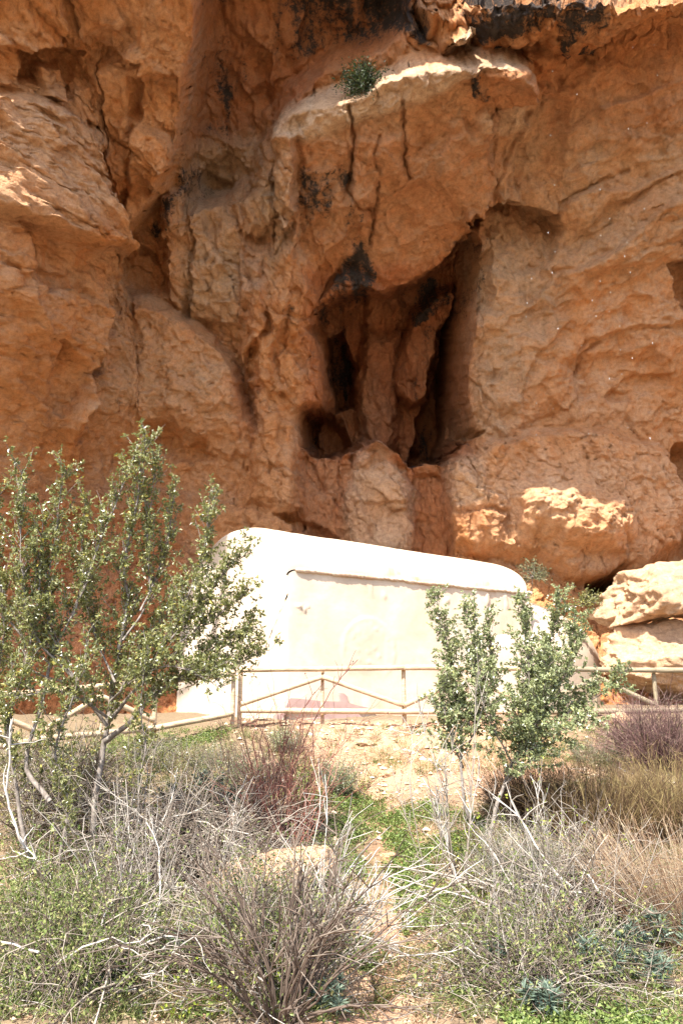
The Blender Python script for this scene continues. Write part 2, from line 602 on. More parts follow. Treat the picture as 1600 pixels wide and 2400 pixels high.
    b([(640, 296), (700, 325), (800, 290), (900, 268), (1000, 228), (1060, 200), (1130, 150), (1112, 116), (1000, 132), (900, 168), (800, 218), (690, 248)],
      0.12, 10, 10, grad=(0, 0.0, 0, 0))
    b([(830, 320), (900, 330), (950, 300), (940, 400), (890, 410), (870, 470), (850, 540), (820, 480)], 0.10, 6, 3)
    b([(960, 380), (1080, 300), (1130, 330), (1060, 400), (960, 440)], 0.14, 16, 8)
    # cave
    b([(728, 770), (748, 722), (790, 690), (850, 678), (905, 684), (960, 660), (1034, 622), (1074, 572), (1104, 530), (1122, 640),
       (1100, 720), (1092, 850), (1090, 960), (1106, 1002), (1132, 1010), (1062, 1052), (1042, 1088), (960, 1092), (932, 1062),
       (884, 1042), (832, 1062), (742, 1074), (706, 1042), (702, 990), (716, 962), (756, 962), (762, 880), (746, 800)], -3.1, 34, 5)
    b([(768, 800), (800, 780), (832, 860), (834, 962), (782, 966), (766, 900)], -1.3, 16, 4)
    b([(1024, 780), (1078, 690), (1072, 860), (1062, 1000), (1034, 1084), (980, 1078), (972, 985), (1000, 940)], -1.8, 14, 4)
    b([(712, 990), (748, 966), (800, 990), (822, 1040), (802, 1072), (740, 1072), (710, 1042)], -0.8, 18, 6)
    b([(850, 770), (935, 780), (946, 870), (926, 960), (932, 1055), (848, 1055), (832, 950)], 0.7, 26, 6, dome=0.15)
    b([(940, 800), (966, 740), (1004, 690), (1066, 664), (1060, 800), (1018, 918), (960, 962), (932, 930)], 0.85, 16, 4, grad=(-0.3, 0.0, 1000, 800))
    b([(860, 690), (930, 690), (960, 740), (930, 790), (860, 780)], 0.3, 20, 6)
    # wall below the cave
    b([(706, 1072), (832, 1066), (884, 1046), (942, 1084), (1048, 1088), (1050, 1160), (1062, 1300), (1062, 1600), (740, 1600), (705, 1210)],
      -0.38, 16, 5)
    b([(832, 1068), (892, 1046), (952, 1110), (974, 1152), (962, 1300), (820, 1300), (800, 1180)], 0.3, 20, 5)
    b([(706, 1072), (770, 1078), (785, 1190), (790, 1300), (720, 1300)], 0.12, 8, 4)
    # lower right bulge
    b([(1040, 1092), (1062, 1062), (1150, 1036), (1260, 1010), (1420, 1000), (1560, 1060), (1592, 1180), (1576, 1292), (1500, 1342),
       (1420, 1362), (1330, 1352), (1250, 1306), (1150, 1296), (1062, 1278), (1046, 1180)], 0.48, 26, 6, dome=0.6)
    b([(1200, 1130), (1300, 1110), (1460, 1170), (1490, 1230), (1450, 1300), (1330, 1270), (1230, 1250)], 0.5, 50, 8, grad=(0, 0.3, 1300, 1200))
    b([(1130, 1030), (1175, 1025), (1180, 1060), (1145, 1075)], 0.14, 12, 5)
    b([(1060, 1292), (1250, 1316), (1390, 1366), (1390, 1600), (1060, 1600)], 0.1, 30, 8)
    b([(1386, 1356), (1462, 1346), (1470, 1380), (1420, 1400), (1382, 1396)], -2.2, 10, 4)
    b([(1530, 1320), (1640, 1230), (1700, 1400), (1560, 1400)], -0.6, 30, 8)
    # right wall
    b([(1140, 486), (1180, 470), (1300, 505), (1316, 530), (1292, 610), (1200, 660), (1130, 650), (1092, 560)], -1.05, 7, 3, grad=(0.05, 0.85, 1200, 495))
    b([(1092, 520), (1112, 505), (1128, 515), (1118, 535), (1096, 538)], -0.8, 6, 3)
    b([(1100, 600), (1150, 590), (1150, 720), (1100, 760)], -0.5, 24, 6)
    b([(1290, 620), (1400, 560), (1500, 470), (1640, 400), (1640, 520), (1500, 610), (1400, 640), (1330, 640)], 0.22, 30, 4)
    b([(1330, 850), (1420, 820), (1540, 830), (1560, 900), (1480, 940), (1350, 940), (1330, 900)], -0.22, 24, 5)
    b([(1180, 800), (1290, 760), (1340, 830), (1320, 960), (1200, 1000), (1150, 960)], 0.16, 40, 10)
    b([(1560, 620), (1640, 600), (1640, 760), (1590, 720)], -0.7, 14, 5)
    b([(1578, 1050), (1660, 1030), (1660, 1180), (1596, 1150)], -0.9, 14, 5)
    b([(1240, 150), (1330, 250), (1300, 420), (1160, 460), (1150, 340), (1160, 262), (1240, 222)], -0.25, 40, 10)
    b([(1120, 270), (1220, 230), (1240, 300), (1190, 320), (1130, 310)], 0.2, 14, 5)
    # tufa brow, top right, and the hole beside it
    b([(1092, -1500), (1100, 78), (1130, 128), (1200, 142), (1260, 110), (1300, 112), (1340, 132), (1420, 92), (1500, 44), (1600, 24),
       (2900, -60), (2900, -1500)], 0.75, 46, 6)
    b([(1130, 120), (1215, 145), (1300, 95), (1310, 120), (1240, 200), (1150, 190)], 0.35, 16, 8)
    b([(955, -300), (1098, -300), (1104, 30), (1080, 70), (1020, 82), (980, 80), (960, 40)], -1.1, 24, 4)
    b([(840, -300), (950, -300), (950, 20), (900, 40), (850, 30)], -0.3, 14, 5)
    # cracks
    c = R.crack
    c([(437, 455), (446, 520), (452, 600), (448, 700), (430, 745)], 6, 0.22)
    c([(644, 300), (647, 400), (646, 500), (640, 600)], 6, 0.22)
    c([(822, 240), (826, 330), (822, 400), (812, 450), (840, 490), (872, 500)], 5, 0.22)
    c([(952, 238), (946, 300), (950, 380), (960, 420)], 5, 0.2)
    c([(888, 420), (884, 470), (872, 520), (866, 570)], 5, 0.2)
    c([(890, 315), (880, 350), (890, 400)], 4, 0.1)
    c([(1146, 300), (1142, 400), (1156, 480)], 16, 0.3)
    c([(1160, 440), (1200, 350), (1240, 260), (1270, 240)], 5, 0.1)
    c([(1350, 880), (1370, 830), (1400, 800)], 6, 0.15)
    c([(388, 860), (390, 920), (386, 980)], 5, 0.08)
    c([(1300, 510), (1310, 480), (1380, 440), (1470, 400)], 7, 0.14)
    c([(1460, 480), (1540, 430), (1620, 380)], 8, 0.16)
    c([(795, 1080), (800, 1140), (815, 1220)], 4, 0.12)
    c([(1045, 1205), (1100, 1190), (1200, 1200)], 8, 0.12)
    c([(1190, 1210), (1200, 1260), (1240, 1300)], 8, 0.12)
    st = R.step
    st([(330, 140), (314, 240), (302, 340), (285, 450)], 0.28, 60, 1)
    st([(236, 60), (242, 160), (252, 300), (246, 420)], 0.3, 50, -1)
    st([(372, 430), (386, 520), (392, 600), (380, 650)], 0.3, 45, -1)
    st([(437, 450), (450, 560), (452, 650), (430, 750)], 0.25, 60, -1)
    st([(545, 430), (572, 540), (600, 600)], 0.2, 50, 1)
    st([(500, 500), (505, 600), (495, 700)], 0.16, 40, -1)
    st([(640, 285), (643, 400), (642, 530)], 0.35, 55, -1)
    st([(694, 330), (688, 430), (700, 560), (672, 700), (640, 820), (650, 950)], 0.45, 80, 1)
    st([(690, 800), (720, 690), (760, 600), (830, 530), (880, 520)], 0.32, 50, -1)
    st([(720, 760), (752, 680), (800, 610), (850, 590)], 0.30, 45, -1)
    st([(668, 640), (700, 560), (760, 500), (820, 480)], 0.25, 45, -1)
    st([(660, 560), (690, 500), (740, 450), (800, 420)], 0.2, 45, -1)
    st([(610, 640), (618, 760), (600, 860)], 0.25, 40, 1)
    st([(650, 900), (655, 1000), (660, 1150)], 0.2, 40, 1)
    st([(600, 950), (590, 1060), (600, 1160)], 0.18, 50, -1)
    st([(1175, 470), (1215, 350), (1262, 240), (1280, 180)], 0.25, 70, -1)
    st([(1300, 520), (1330, 470), (1400, 440), (1480, 435), (1570, 400), (1640, 350)], 0.28, 70, 1)
    st([(1300, 650), (1410, 605), (1500, 520), (1620, 430)], 0.35, 90, 1)
    st([(1330, 860), (1370, 800), (1450, 770), (1560, 760), (1640, 740)], 0.25, 70, -1)
    st([(1250, 700), (1300, 640), (1360, 620)], 0.2, 60, 1)
    st([(1210, 980), (1230, 880), (1290, 790), (1340, 740)], 0.22, 80, -1)
    st([(1420, 640), (1500, 590), (1600, 560)], 0.2, 60, 1)
    st([(1400, 1000), (1410, 930), (1480, 880), (1600, 870)], 0.2, 60, -1)
    st([(1480, 300), (1420, 360), (1330, 400)], 0.15, 60, -1)
    st([(1600, 180), (1480, 230), (1380, 250)], 0.2, 60, -1)
    st([(1086, 480), (1092, 560), (1078, 700), (1070, 860)], 0.5, 50, -1)
    st([(0, 620), (60, 640), (90, 720), (140, 790)], 0.25, 60, 1)
    st([(0, 330), (110, 330), (180, 360)], 0.12, 40, -1)
    st([(40, 880), (120, 960), (200, 1000)], 0.15, 70, 1)
    st([(560, 60), (640, 120), (640, 230)], 0.35, 60, -1)
    st([(720, 10), (700, 90), (740, 160)], 0.3, 60, 1)
    R.h *= 1 - 0.75 * smooth(-30, -190, R.px) * smooth(520, 380, R.py)  # unseen rock at left cut back to clear the added sun beam
    return R


def build_cliff():
    SUB = 24
    A = spline(PROF_A, SUB); B = spline(PROF_B, SUB)
    arc = np.concatenate([[0], np.cumsum(np.linalg.norm(np.diff(A, axis=0), axis=1))])
    a_frame = arc[8 * SUB + 8]
    rows = list(np.arange(0.6, a_frame, 0.0305))
    s = 0.03
    while rows[-1] < arc[-1]:
        s = min(s * 1.12, 0.22); rows.append(rows[-1] + s)
    rows = [0.0, 0.2, 0.4] + rows
    rows = np.array(rows); rows[-1] = arc[-1]
    xs = list(np.arange(-9.3, 9.3, 0.0295))
    s = 0.03
    right = [xs[-1]]
    while right[-1] < 26:
        s = min(s * 1.15, 0.3); right.append(right[-1] + s)
    s = 0.03
    left = [xs[0]]
    while left[-1] > -26:
        s = min(s * 1.15, 0.3); left.append(left[-1] - s)
    xs = np.array(left[:0:-1] + xs + right[1:])
    nr, nc = len(rows), len(xs)

    def base(X, V):
        """Base sheet, its normals, the brow's own shift and brow weight at parameters X (across) and V (up along the profile)."""
        def pos(X, V):
            wB = smooth(-5.0, -9.5, X)
            Q = np.zeros(X.shape + (3,), np.float64)
            Q[..., 0] = X
            for i in (0, 1):
                Q[..., i + 1] = np.interp(V, arc, A[:, i]) * (1 - wB) + np.interp(V, arc, B[:, i]) * wB
            Q[..., 1] -= 0.02 * np.clip(np.abs(X) - 9, 0, None) ** 2
            return Q
        P = pos(X, V).astype(np.float32)
        N = np.cross(pos(X, V + 0.15) - pos(X, V - 0.15), pos(X + 0.15, V) - pos(X - 0.15, V)).astype(np.float32)
        N /= np.linalg.norm(N, axis=2, keepdims=True) + 1e-9
        if N[nr // 3, nc // 2, 1] > 0: N = -N
        wB = smooth(-5.0, -9.5, X)
        lipw = np.exp(-((V - arc[9 * SUB]) / 1.6) ** 2) * (1 - wB)
        rag = 0.55 * fbm(X * 0.9, 0 * X, 3.7, 2) + 0.35 * fbm(X * 3.1, 0 * X, 9.7, 3)
        sh = np.zeros(X.shape + (3,), np.float32)
        sh[..., 1] -= 1.15 * lipw * smooth(1.7, 1.2, X)
        sh[..., 2] -= (1.32 + rag) * lipw * smooth(1.0, 1.8, X)
        sh[..., 1] += 0.35 * lipw * smooth(1.0, 1.8, X)
        sh[..., 1] += 3.2 * smooth(arc[int(8.05 * SUB)], arc[int(9.2 * SUB)], V) * smooth(1.2, 2.4, X)
        return P.reshape(-1, 3), N.reshape(-1, 3), sh.reshape(-1, 3), lipw.ravel()

    def forms(P, N, shift, x, arcv):
        px0, py0 = project(P)
        # ragged outlines
        wx = 13 * fbm(x * 1.1, arcv * 1.1, 3.3, 3) + 6 * fbm(x * 5, arcv * 5, 1.2, 3)
        wy = 13 * fbm(x * 1.1 + 40, arcv * 1.1, 8.8, 3) + 6 * fbm(x * 5, arcv * 5, 9.2, 3)
        R = cliff_forms(px0 + wx, py0 + wy)
        for it in range(2):                 # forms sit where the finished surface shows them, not the base sheet
            fx, fy = project(P + shift + N * (R.h * smooth(-600, -80, R.py))[:, None])
            px = px0 + blur(fx - px0, nr, nc); py = py0 + blur(fy - py0, nr, nc)
            R = cliff_forms(px + wx, py + wy)
        return R

    X, V = np.meshgrid(xs, rows)
    P, N, shift, lipw = base(X, V)
    R = forms(P, N, shift, X.ravel().astype(np.float32), V.ravel().astype(np.float32))
    # more vertices where the rock turns away steeply: slide the grid towards the steps
    h = (R.h * smooth(-600, -80, R.py)).reshape(nr, nc)
    gx = np.clip(np.abs(np.gradient(h, axis=1)) / np.gradient(X, axis=1), 0, 8)
    wxx = 1 + 0.7 * blur(blur(blur(gx, nr, nc, 5), nr, nc, 30, (0,)), nr, nc, 30, (0,)).reshape(nr, nc)
    X2 = np.empty_like(X); V2 = V
    for i in range(nr):
        c = np.concatenate([[0], np.cumsum((wxx[i, 1:] + wxx[i, :-1]) / 2)])
        X2[i] = np.interp(np.linspace(0, c[-1], nc), c, X[i])
    X2 = blur(X2, nr, nc, 2).reshape(nr, nc)
    X2[:, 0] = xs[0]; X2[:, -1] = xs[-1]
    P, N, shift, lipw = base(X2, V2)
    x, y, z = P[:, 0], P[:, 1], P[:, 2]
    arcv = V2.ravel().astype(np.float32)
    R = forms(P, N, shift, x, arcv)
    H = R.h * smooth(-600, -80, R.py)

    # --- rock character by zone
    smoothzone = np.maximum(R.mask([(1150, 180), (1900, 100), (1900, 1010), (1180, 1000), (1100, 760), (1190, 680), (1340, 600), (1330, 480), (1240, 300)], 50),
                            R.mask([(690, 260), (1140, 130), (1140, 480), (1030, 640), (900, 680), (700, 560)], 40) * 0.75)
    pitted = np.maximum(R.mask([(-900, 780), (240, 700), (560, 900), (620, 1180), (800, 1290), (800, 2200), (-900, 2200)], 60),
                        R.mask([(300, -300), (470, -300), (440, 250), (330, 200)], 30))
    pitted = np.maximum(pitted, R.mask([(1050, 1060), (1600, 1020), (1600, 1600), (1060, 1600)], 40) * 0.8)
    # medium relief
    H += 0.30 * fbm(x * 0.42, arcv * 0.30, y * 0.2, 3)
    H += (0.22 - 0.05 * smoothzone) * fbm(x * 1.5, arcv * 1.0, 4.2, 4)
    tilt = 0.35
    xr = x + tilt * arcv
    # broken facets at two sizes
    for sc, amp, seed in ((1.5, 0.24, 1), (0.6, 0.16, 2), (0.24, 0.075, 3)):
        ux = (xr + 0.30 * fbm(x * 1.3 / sc, arcv * 1.3 / sc, seed, 2) * sc) / sc
        uy = (arcv * 0.62 + 0.30 * fbm(x * 1.3 / sc, arcv * 1.3 / sc, seed + 9, 2) * sc) / sc
        f1, f2, ox, oy, r0, r1, r2 = cells(ux, uy, seed)
        fac = (r0 - 0.5) * 0.9 + (r1 - 0.5) * 1.7 * ox + (r2 - 0.5) * 1.7 * oy
        edge = smooth(0.0, 0.10, f2 - f1)
        k = (1 - 0.72 * smoothzone) * (1 - 0.55 * pitted)
        H += amp * k * (fac * (0.4 + 0.6 * edge) - 0.22 * (1 - edge))
        net = smooth(-0.05, 0.25, fbm(x * 0.9 / sc + seed, arcv * 0.9 / sc, 14.0 + seed, 2))
        H -= (0.13 if sc > 0.3 else 0.05) * amp * (1 - 0.6 * smoothzone) * net * np.exp(-((f2 - f1) / 0.035) ** 2)
    # scallops of the smooth, water-worn wall
    sx = x * 0.9 + 0.5 * arcv; sy = arcv * 0.75 - 0.35 * x
    sx2 = sx + 0.35 * fbm(x * 1.2, arcv * 1.2, 6.6, 2); sy2 = sy + 0.35 * fbm(x * 1.2, arcv * 1.2, 2.6, 2)
    f1, f2, ox, oy, r0, r1, r2 = cells(sx2 * 1.5, sy2 * 2.4, 5)
    H += smoothzone * 0.20 * (np.minimum(f1, 0.75) ** 1.5 + 0.5 * (r0 - 0.5))
    f1, f2, ox, oy, r0, r1, r2 = cells(sx2 * 3.6, sy2 * 5.0, 6)
    H += smoothzone * 0.055 * (np.minimum(f1, 0.75) ** 1.5 + 0.9 * (r0 - 0.5))
    rd = ridged(sx2 * 0.8, sy2 * 2.6, 4.4, 4)
    H += smoothzone * 0.16 * (rd - 0.5)
    # rough and pitted stone
    rg = ridged(x * 2.6, arcv * 2.6, 1.1, 4)
    H += (0.06 + 0.06 * pitted - 0.03 * smoothzone) * (rg - 0.5)
    H += (0.040 + 0.035 * pitted - 0.022 * smoothzone) * fbm(x * 7, arcv * 7, y * 3, 4, 0.62)
    ph = fbm(x * 5.5, arcv * 7.5, 3.1, 2)
    H -= (0.05 * pitted + 0.015) * smooth(0.28, 0.5, ph)
    # vertical flutes on the ribs by the cave
    ribs = R.mask([(540, 520), (760, 560), (760, 1200), (560, 1190)], 40)
    H += ribs * 0.24 * fbm(x * 2.4, arcv * 0.35, 7.7, 4)
    folds = R.mask([(430, 300), (690, 300), (700, 560), (600, 780), (430, 740)], 40)
    H += folds * 0.16 * fbm(x * 2.2, arcv * 0.45, 17.7, 4)
    out = P + shift + N * H[:, None]
    # lumpy tufa along the brow
    lw = lipw * smooth(1.9, 2.7, x)
    q = out.astype(np.float32)
    for k in range(3):
        out[:, k] += lw * (0.30 * fbm(q[:, 0] * 1.7 + 11 * k, q[:, 1] * 1.7, q[:, 2] * 1.7, 3) + 0.14 * fbm(q[:, 0] * 6 + 5 * k, q[:, 1] * 6, q[:, 2] * 6, 3))
    # roughness in all directions, so that the sides of steps are as broken as their faces
    q = out.astype(np.float32)
    cs = 1 - 0.45 * smoothzone
    for k in range(3):
        out[:, k] += cs * (0.13 * fbm(q[:, 0] * 1.6 + 31 * k, q[:, 1] * 1.6, q[:, 2] * 1.6, 3) + 0.062 * fbm(q[:, 0] * 5.5 + 3 * k, q[:, 1] * 5.5, q[:, 2] * 5.5, 3, 0.6))
    # small sideways wander so that the sheet is not a plain height field
    out[:, 0] += 0.05 * fbm(x * 3, arcv * 3, 12.0, 3)
    # --- colours of the stone, with shade of cave and upper rock painted in
    X, Y_ = R.px, R.py
    nz = fbm(x * 0.8, arcv * 0.8, 20.0, 4)
    mk = R.mask
    black = np.zeros_like(H)  # lichen and stains, plus painted shade inside the cave and upper recess
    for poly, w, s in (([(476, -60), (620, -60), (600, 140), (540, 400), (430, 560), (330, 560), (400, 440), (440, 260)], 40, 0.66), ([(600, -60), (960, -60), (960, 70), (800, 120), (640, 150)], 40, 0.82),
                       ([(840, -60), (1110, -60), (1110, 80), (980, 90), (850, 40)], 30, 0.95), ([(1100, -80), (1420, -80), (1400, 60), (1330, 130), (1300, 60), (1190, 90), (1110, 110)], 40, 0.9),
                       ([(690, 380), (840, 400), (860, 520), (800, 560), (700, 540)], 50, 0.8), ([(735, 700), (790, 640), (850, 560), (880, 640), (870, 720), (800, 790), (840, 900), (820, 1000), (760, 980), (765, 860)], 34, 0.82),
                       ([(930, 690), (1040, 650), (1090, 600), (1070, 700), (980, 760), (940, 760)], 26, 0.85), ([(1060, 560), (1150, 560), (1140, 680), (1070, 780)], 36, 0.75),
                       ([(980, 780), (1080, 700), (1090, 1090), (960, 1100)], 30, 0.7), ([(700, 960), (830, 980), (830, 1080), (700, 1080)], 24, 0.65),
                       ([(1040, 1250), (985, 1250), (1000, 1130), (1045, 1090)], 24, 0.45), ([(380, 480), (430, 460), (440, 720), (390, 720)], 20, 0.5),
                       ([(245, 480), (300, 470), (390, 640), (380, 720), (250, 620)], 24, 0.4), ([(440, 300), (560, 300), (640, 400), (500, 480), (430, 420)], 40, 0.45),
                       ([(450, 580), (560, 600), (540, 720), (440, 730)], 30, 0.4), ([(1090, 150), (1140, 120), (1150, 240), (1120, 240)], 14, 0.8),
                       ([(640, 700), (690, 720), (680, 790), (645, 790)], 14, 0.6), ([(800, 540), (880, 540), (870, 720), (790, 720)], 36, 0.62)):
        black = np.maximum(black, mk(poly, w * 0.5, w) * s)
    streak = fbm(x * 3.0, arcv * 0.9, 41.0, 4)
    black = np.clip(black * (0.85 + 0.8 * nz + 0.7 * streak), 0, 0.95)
    red = np.zeros_like(H)  # red stone, also deepening the painted shade of cave and upper rock
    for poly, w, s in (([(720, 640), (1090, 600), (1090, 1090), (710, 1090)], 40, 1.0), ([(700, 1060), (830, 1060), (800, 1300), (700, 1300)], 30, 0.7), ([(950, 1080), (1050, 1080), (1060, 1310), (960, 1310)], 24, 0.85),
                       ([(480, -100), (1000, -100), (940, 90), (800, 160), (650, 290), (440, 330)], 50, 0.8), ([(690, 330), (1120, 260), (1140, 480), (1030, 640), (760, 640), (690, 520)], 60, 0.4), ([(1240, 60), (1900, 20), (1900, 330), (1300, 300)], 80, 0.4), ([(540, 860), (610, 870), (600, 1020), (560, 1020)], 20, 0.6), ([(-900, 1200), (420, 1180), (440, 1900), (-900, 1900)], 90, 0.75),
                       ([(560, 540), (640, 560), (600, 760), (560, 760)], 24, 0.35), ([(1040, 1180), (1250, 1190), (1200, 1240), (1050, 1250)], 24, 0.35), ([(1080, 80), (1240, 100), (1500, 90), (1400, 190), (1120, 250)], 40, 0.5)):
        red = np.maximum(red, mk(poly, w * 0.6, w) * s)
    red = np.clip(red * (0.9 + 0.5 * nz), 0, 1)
    grey = np.zeros_like(H)
    for poly, w, s in (([(440, 300), (690, 280), (690, 540), (560, 760), (430, 740)], 60, 0.8), ([(860, 780), (945, 790), (930, 1060), (850, 1060)], 16, 0.75), ([(1140, 480), (1320, 520), (1300, 760), (1180, 1000), (1060, 1000), (1100, 700)], 60, 0.65),
                       ([(220, 620), (560, 860), (560, 960), (230, 960)], 60, 0.45), ([(1200, 230), (1800, 200), (1800, 620), (1300, 620), (1180, 460)], 90, 0.5), ([(690, 280), (1100, 180), (1140, 480), (900, 660), (700, 540)], 60, 0.4)):
        grey = np.maximum(grey, mk(poly, w * 0.6, w) * s)
    grey = np.clip(grey * (0.9 + 0.6 * fbm(x * 0.9, arcv * 0.9, 31.0, 3)), 0, 1)
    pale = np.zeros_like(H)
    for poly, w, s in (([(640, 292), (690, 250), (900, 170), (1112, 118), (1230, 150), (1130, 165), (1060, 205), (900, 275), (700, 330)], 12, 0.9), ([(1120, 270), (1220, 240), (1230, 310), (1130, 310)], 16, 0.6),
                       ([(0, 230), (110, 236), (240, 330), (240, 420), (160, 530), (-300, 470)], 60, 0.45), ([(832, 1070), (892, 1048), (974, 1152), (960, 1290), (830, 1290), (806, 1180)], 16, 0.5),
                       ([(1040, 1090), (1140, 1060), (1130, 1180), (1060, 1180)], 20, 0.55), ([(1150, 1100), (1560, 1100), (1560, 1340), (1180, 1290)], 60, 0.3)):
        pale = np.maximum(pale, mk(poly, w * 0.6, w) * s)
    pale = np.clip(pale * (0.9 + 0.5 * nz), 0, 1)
    mask = np.stack([black, red, grey], -1)
    faces = grid_faces(nr, nc)
    # hole added in the unseen brow, casting a sun beam on the ledge
    qx, qy = project(out)
    cand = np.nonzero((np.abs(qx - 95) < 14) & (np.abs(qy - 492) < 12))[0]
    ctr = out[cand[np.argmin(out[cand, 1])]]
    sv = np.array(SUN_VEC)
    ctr = np.asarray(ctr, float)
    fc = out[faces].mean(1) - ctr
    tt = fc @ sv
    off = fc - tt[:, None] * sv
    qxf = qx[faces[:, 0]]
    nzw = noise(fc[:, 0] * 1.3, fc[:, 1] * 1.3, fc[:, 2] * 1.3)
    hole = ((tt > 4.0) | ((tt > 1.2) & (qxf < -25))) & (np.linalg.norm(off * np.array([0.75, 1, 1]), axis=1) * (1 + 0.35 * nzw) < 0.78)
    if hole.any():
        faces = faces[~hole]
        t0, t1 = 6.0, tt[hole].max() + 0.6
        a1 = np.cross(sv, [0, 0, 1.0]); a1 /= np.linalg.norm(a1); a2 = np.cross(sv, a1)
        th = np.linspace(0, 2 * math.pi, 25); ts = np.linspace(t0, t1, 20)
        lin = np.array([[ctr + sv * t + (a1 * math.cos(q) * 1.25 + a2 * math.sin(q)) * (1.02 + 0.08 * math.sin(3 * q + t * 2)) for q in th] for t in ts])
        lining = (lin.reshape(-1, 3), grid_faces(len(ts), len(th)))
    # the rock below ground, on the far right and left, runs on
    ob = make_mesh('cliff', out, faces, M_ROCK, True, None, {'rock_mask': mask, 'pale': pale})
    tag(ob, 'tall overhanging orange rock cliff with a dark hollow behind the white chapel', 'cliff')
    if hole.any():
        v, f = lining
        make_mesh('added_sun_tunnel', v, f, M_ROCK, True, ob, {'rock_mask': np.zeros((len(v), 3)), 'pale': np.zeros(len(v))})  # lining of the added hole
    return ob, out.reshape(nr, nc, 3)


CLIFF, CLIFF_P = build_cliff()

# ------------------------------------------------------------------ ground
GY = [-4000, -60, -20, 0, 2, 4, 6, 8, 10, 11.4, 12.4, 13.2, 15, 30, 5000]
GZ = [-3, -3, -2.2, -1.7, -1.75, -1.95, -1.98, -1.75, -1.28, -0.88, -0.52, -0.36, -0.30, -0.2, 0]


def ground_z(x, y):
    x = np.asarray(x, np.float32); y = np.asarray(y, np.float32)
    lo = smooth(-1.5, -5.0, x) * smooth(6.0, 10.5, y) * (1 - smooth(12.8, 14.5, y))
    z = np.interp(y, GY, GZ).astype(np.float32) - 0.33 * lo
    z = z + 0.20 * smooth(3.0, 6.5, x) * smooth(7, 11, y)
    near = smooth(60, 25, np.hypot(x, y - 8))
    z = z + near * (0.10 * fbm(x * 0.6, y * 0.6, 5.5, 3) + 0.05 * fbm(x * 2.2, y * 2.2, 3.5, 3))
    # washed-out runnel of bare red earth
    cx = 0.45 + 0.25 * np.sin(y * 0.9)
    z = z - 0.14 * np.exp(-((x - cx) / 0.35) ** 2) * smooth(12, 10.5, y) * smooth(4.5, 6, y)
    return z


def build_ground():
    def axis(lo, hi, d, far):
        a = list(np.arange(lo, hi, d)); s = d; r = [a[-1]]; l = [a[0]]
        while r[-1] < far: s *= 1.25; r.append(r[-1] + s)
        s = d
        while l[-1] > -far: s *= 1.25; l.append(l[-1] - s)
        return np.array(l[:0:-1] + a + r[1:])
    xs = axis(-6.8, 6.8, 0.05, 3000); ys = axis(5.0, 13.8, 0.05, 3000)
    gx, gy = np.meshgrid(xs, ys)
    z = ground_z(gx, gy)
    near = smooth(40, 18, np.hypot(gx, gy - 8))
    f1, f2, ox, oy, r0, r1, r2 = cells(gx * 5, gy * 5, 21)
    clod = np.clip(0.5 - f1, 0, 1) * (r0 > 0.55)
    f1, f2, ox, oy, r0, r1, r2 = cells(gx * 13, gy * 13, 22)
    clod2 = np.clip(0.5 - f1, 0, 1) * (r0 > 0.4)
    z = z + near * (0.07 * clod + 0.03 * clod2 + 0.02 * fbm(gx * 6, gy * 6, 1.5, 3))
    # steep little bank under the fence
    v = np.stack([gx, gy, z], -1).reshape(-1, 3)
    bank = smooth(9.6, 11.2, gy) * (1 - smooth(13.6, 14.6, gy)) * smooth(-1.6, 0.2, gx + 0.5 * fbm(gx, gy, 2.0, 2)) * (1 - smooth(2.6, 4.4, gx))
    run = np.exp(-((gx - (0.45 + 0.25 * np.sin(gy * 0.9))) / 0.42) ** 2) * smooth(11, 10, gy)
    bare = np.clip(np.maximum(bank, run) + 0.35 * fbm(gx * 1.3, gy * 1.3, 8.0, 3), 0, 1)
    m = NT('red_earth')
    co = m.coord()
    n1 = m.noise(co, 1.1, 5, 0.6); n2 = m.noise(co, 9, 5, 0.7); n3 = m.noise(co, 55, 3, 0.7)
    c = m.ramp(n1, [(0.3, (0.31, 0.165, 0.095)), (0.7, (0.40, 0.255, 0.165))])
    c = m.mix(0.5, c, m.ramp(n2, [(0.3, 0.36), (0.7, 0.62)]), 'OVERLAY')
    litter = m.mix(n2, (0.10, 0.07, 0.042), (0.24, 0.18, 0.11))
    c = m.mix(m.attr('bare').outputs['Fac'], litter, c)
    nb = m.bump(m.math('ADD', n2, m.math('MULTIPLY', n3, 0.4)), 0.7, 0.04)
    M = m.done(c, 0.95, nb)
    ob = make_mesh('ground', v, grid_faces(len(ys), len(xs))[:, ::-1], M, True, None, {'bare': bare.ravel()})
    tag(ob, kind='structure')
    ob['label'] = 'sloping bank of red earth and dry litter'
    return ob


GROUND = build_ground()


def drop(x, y):
    return float(ground_z(np.array([x]), np.array([y]))[0])

import bmesh

# ------------------------------------------------------------------ chapel
S_DIR = np.array([math.cos(math.radians(27)), math.sin(math.radians(27)), 0.0])
G_DIR = np.array([-math.sin(math.radians(40)), math.cos(math.radians(40)), 0.0])
C0 = np.array([-1.0, 14.2, 0.0])
CH_L, CH_W = 5.8, 4.15
Z_BASE = -0.9


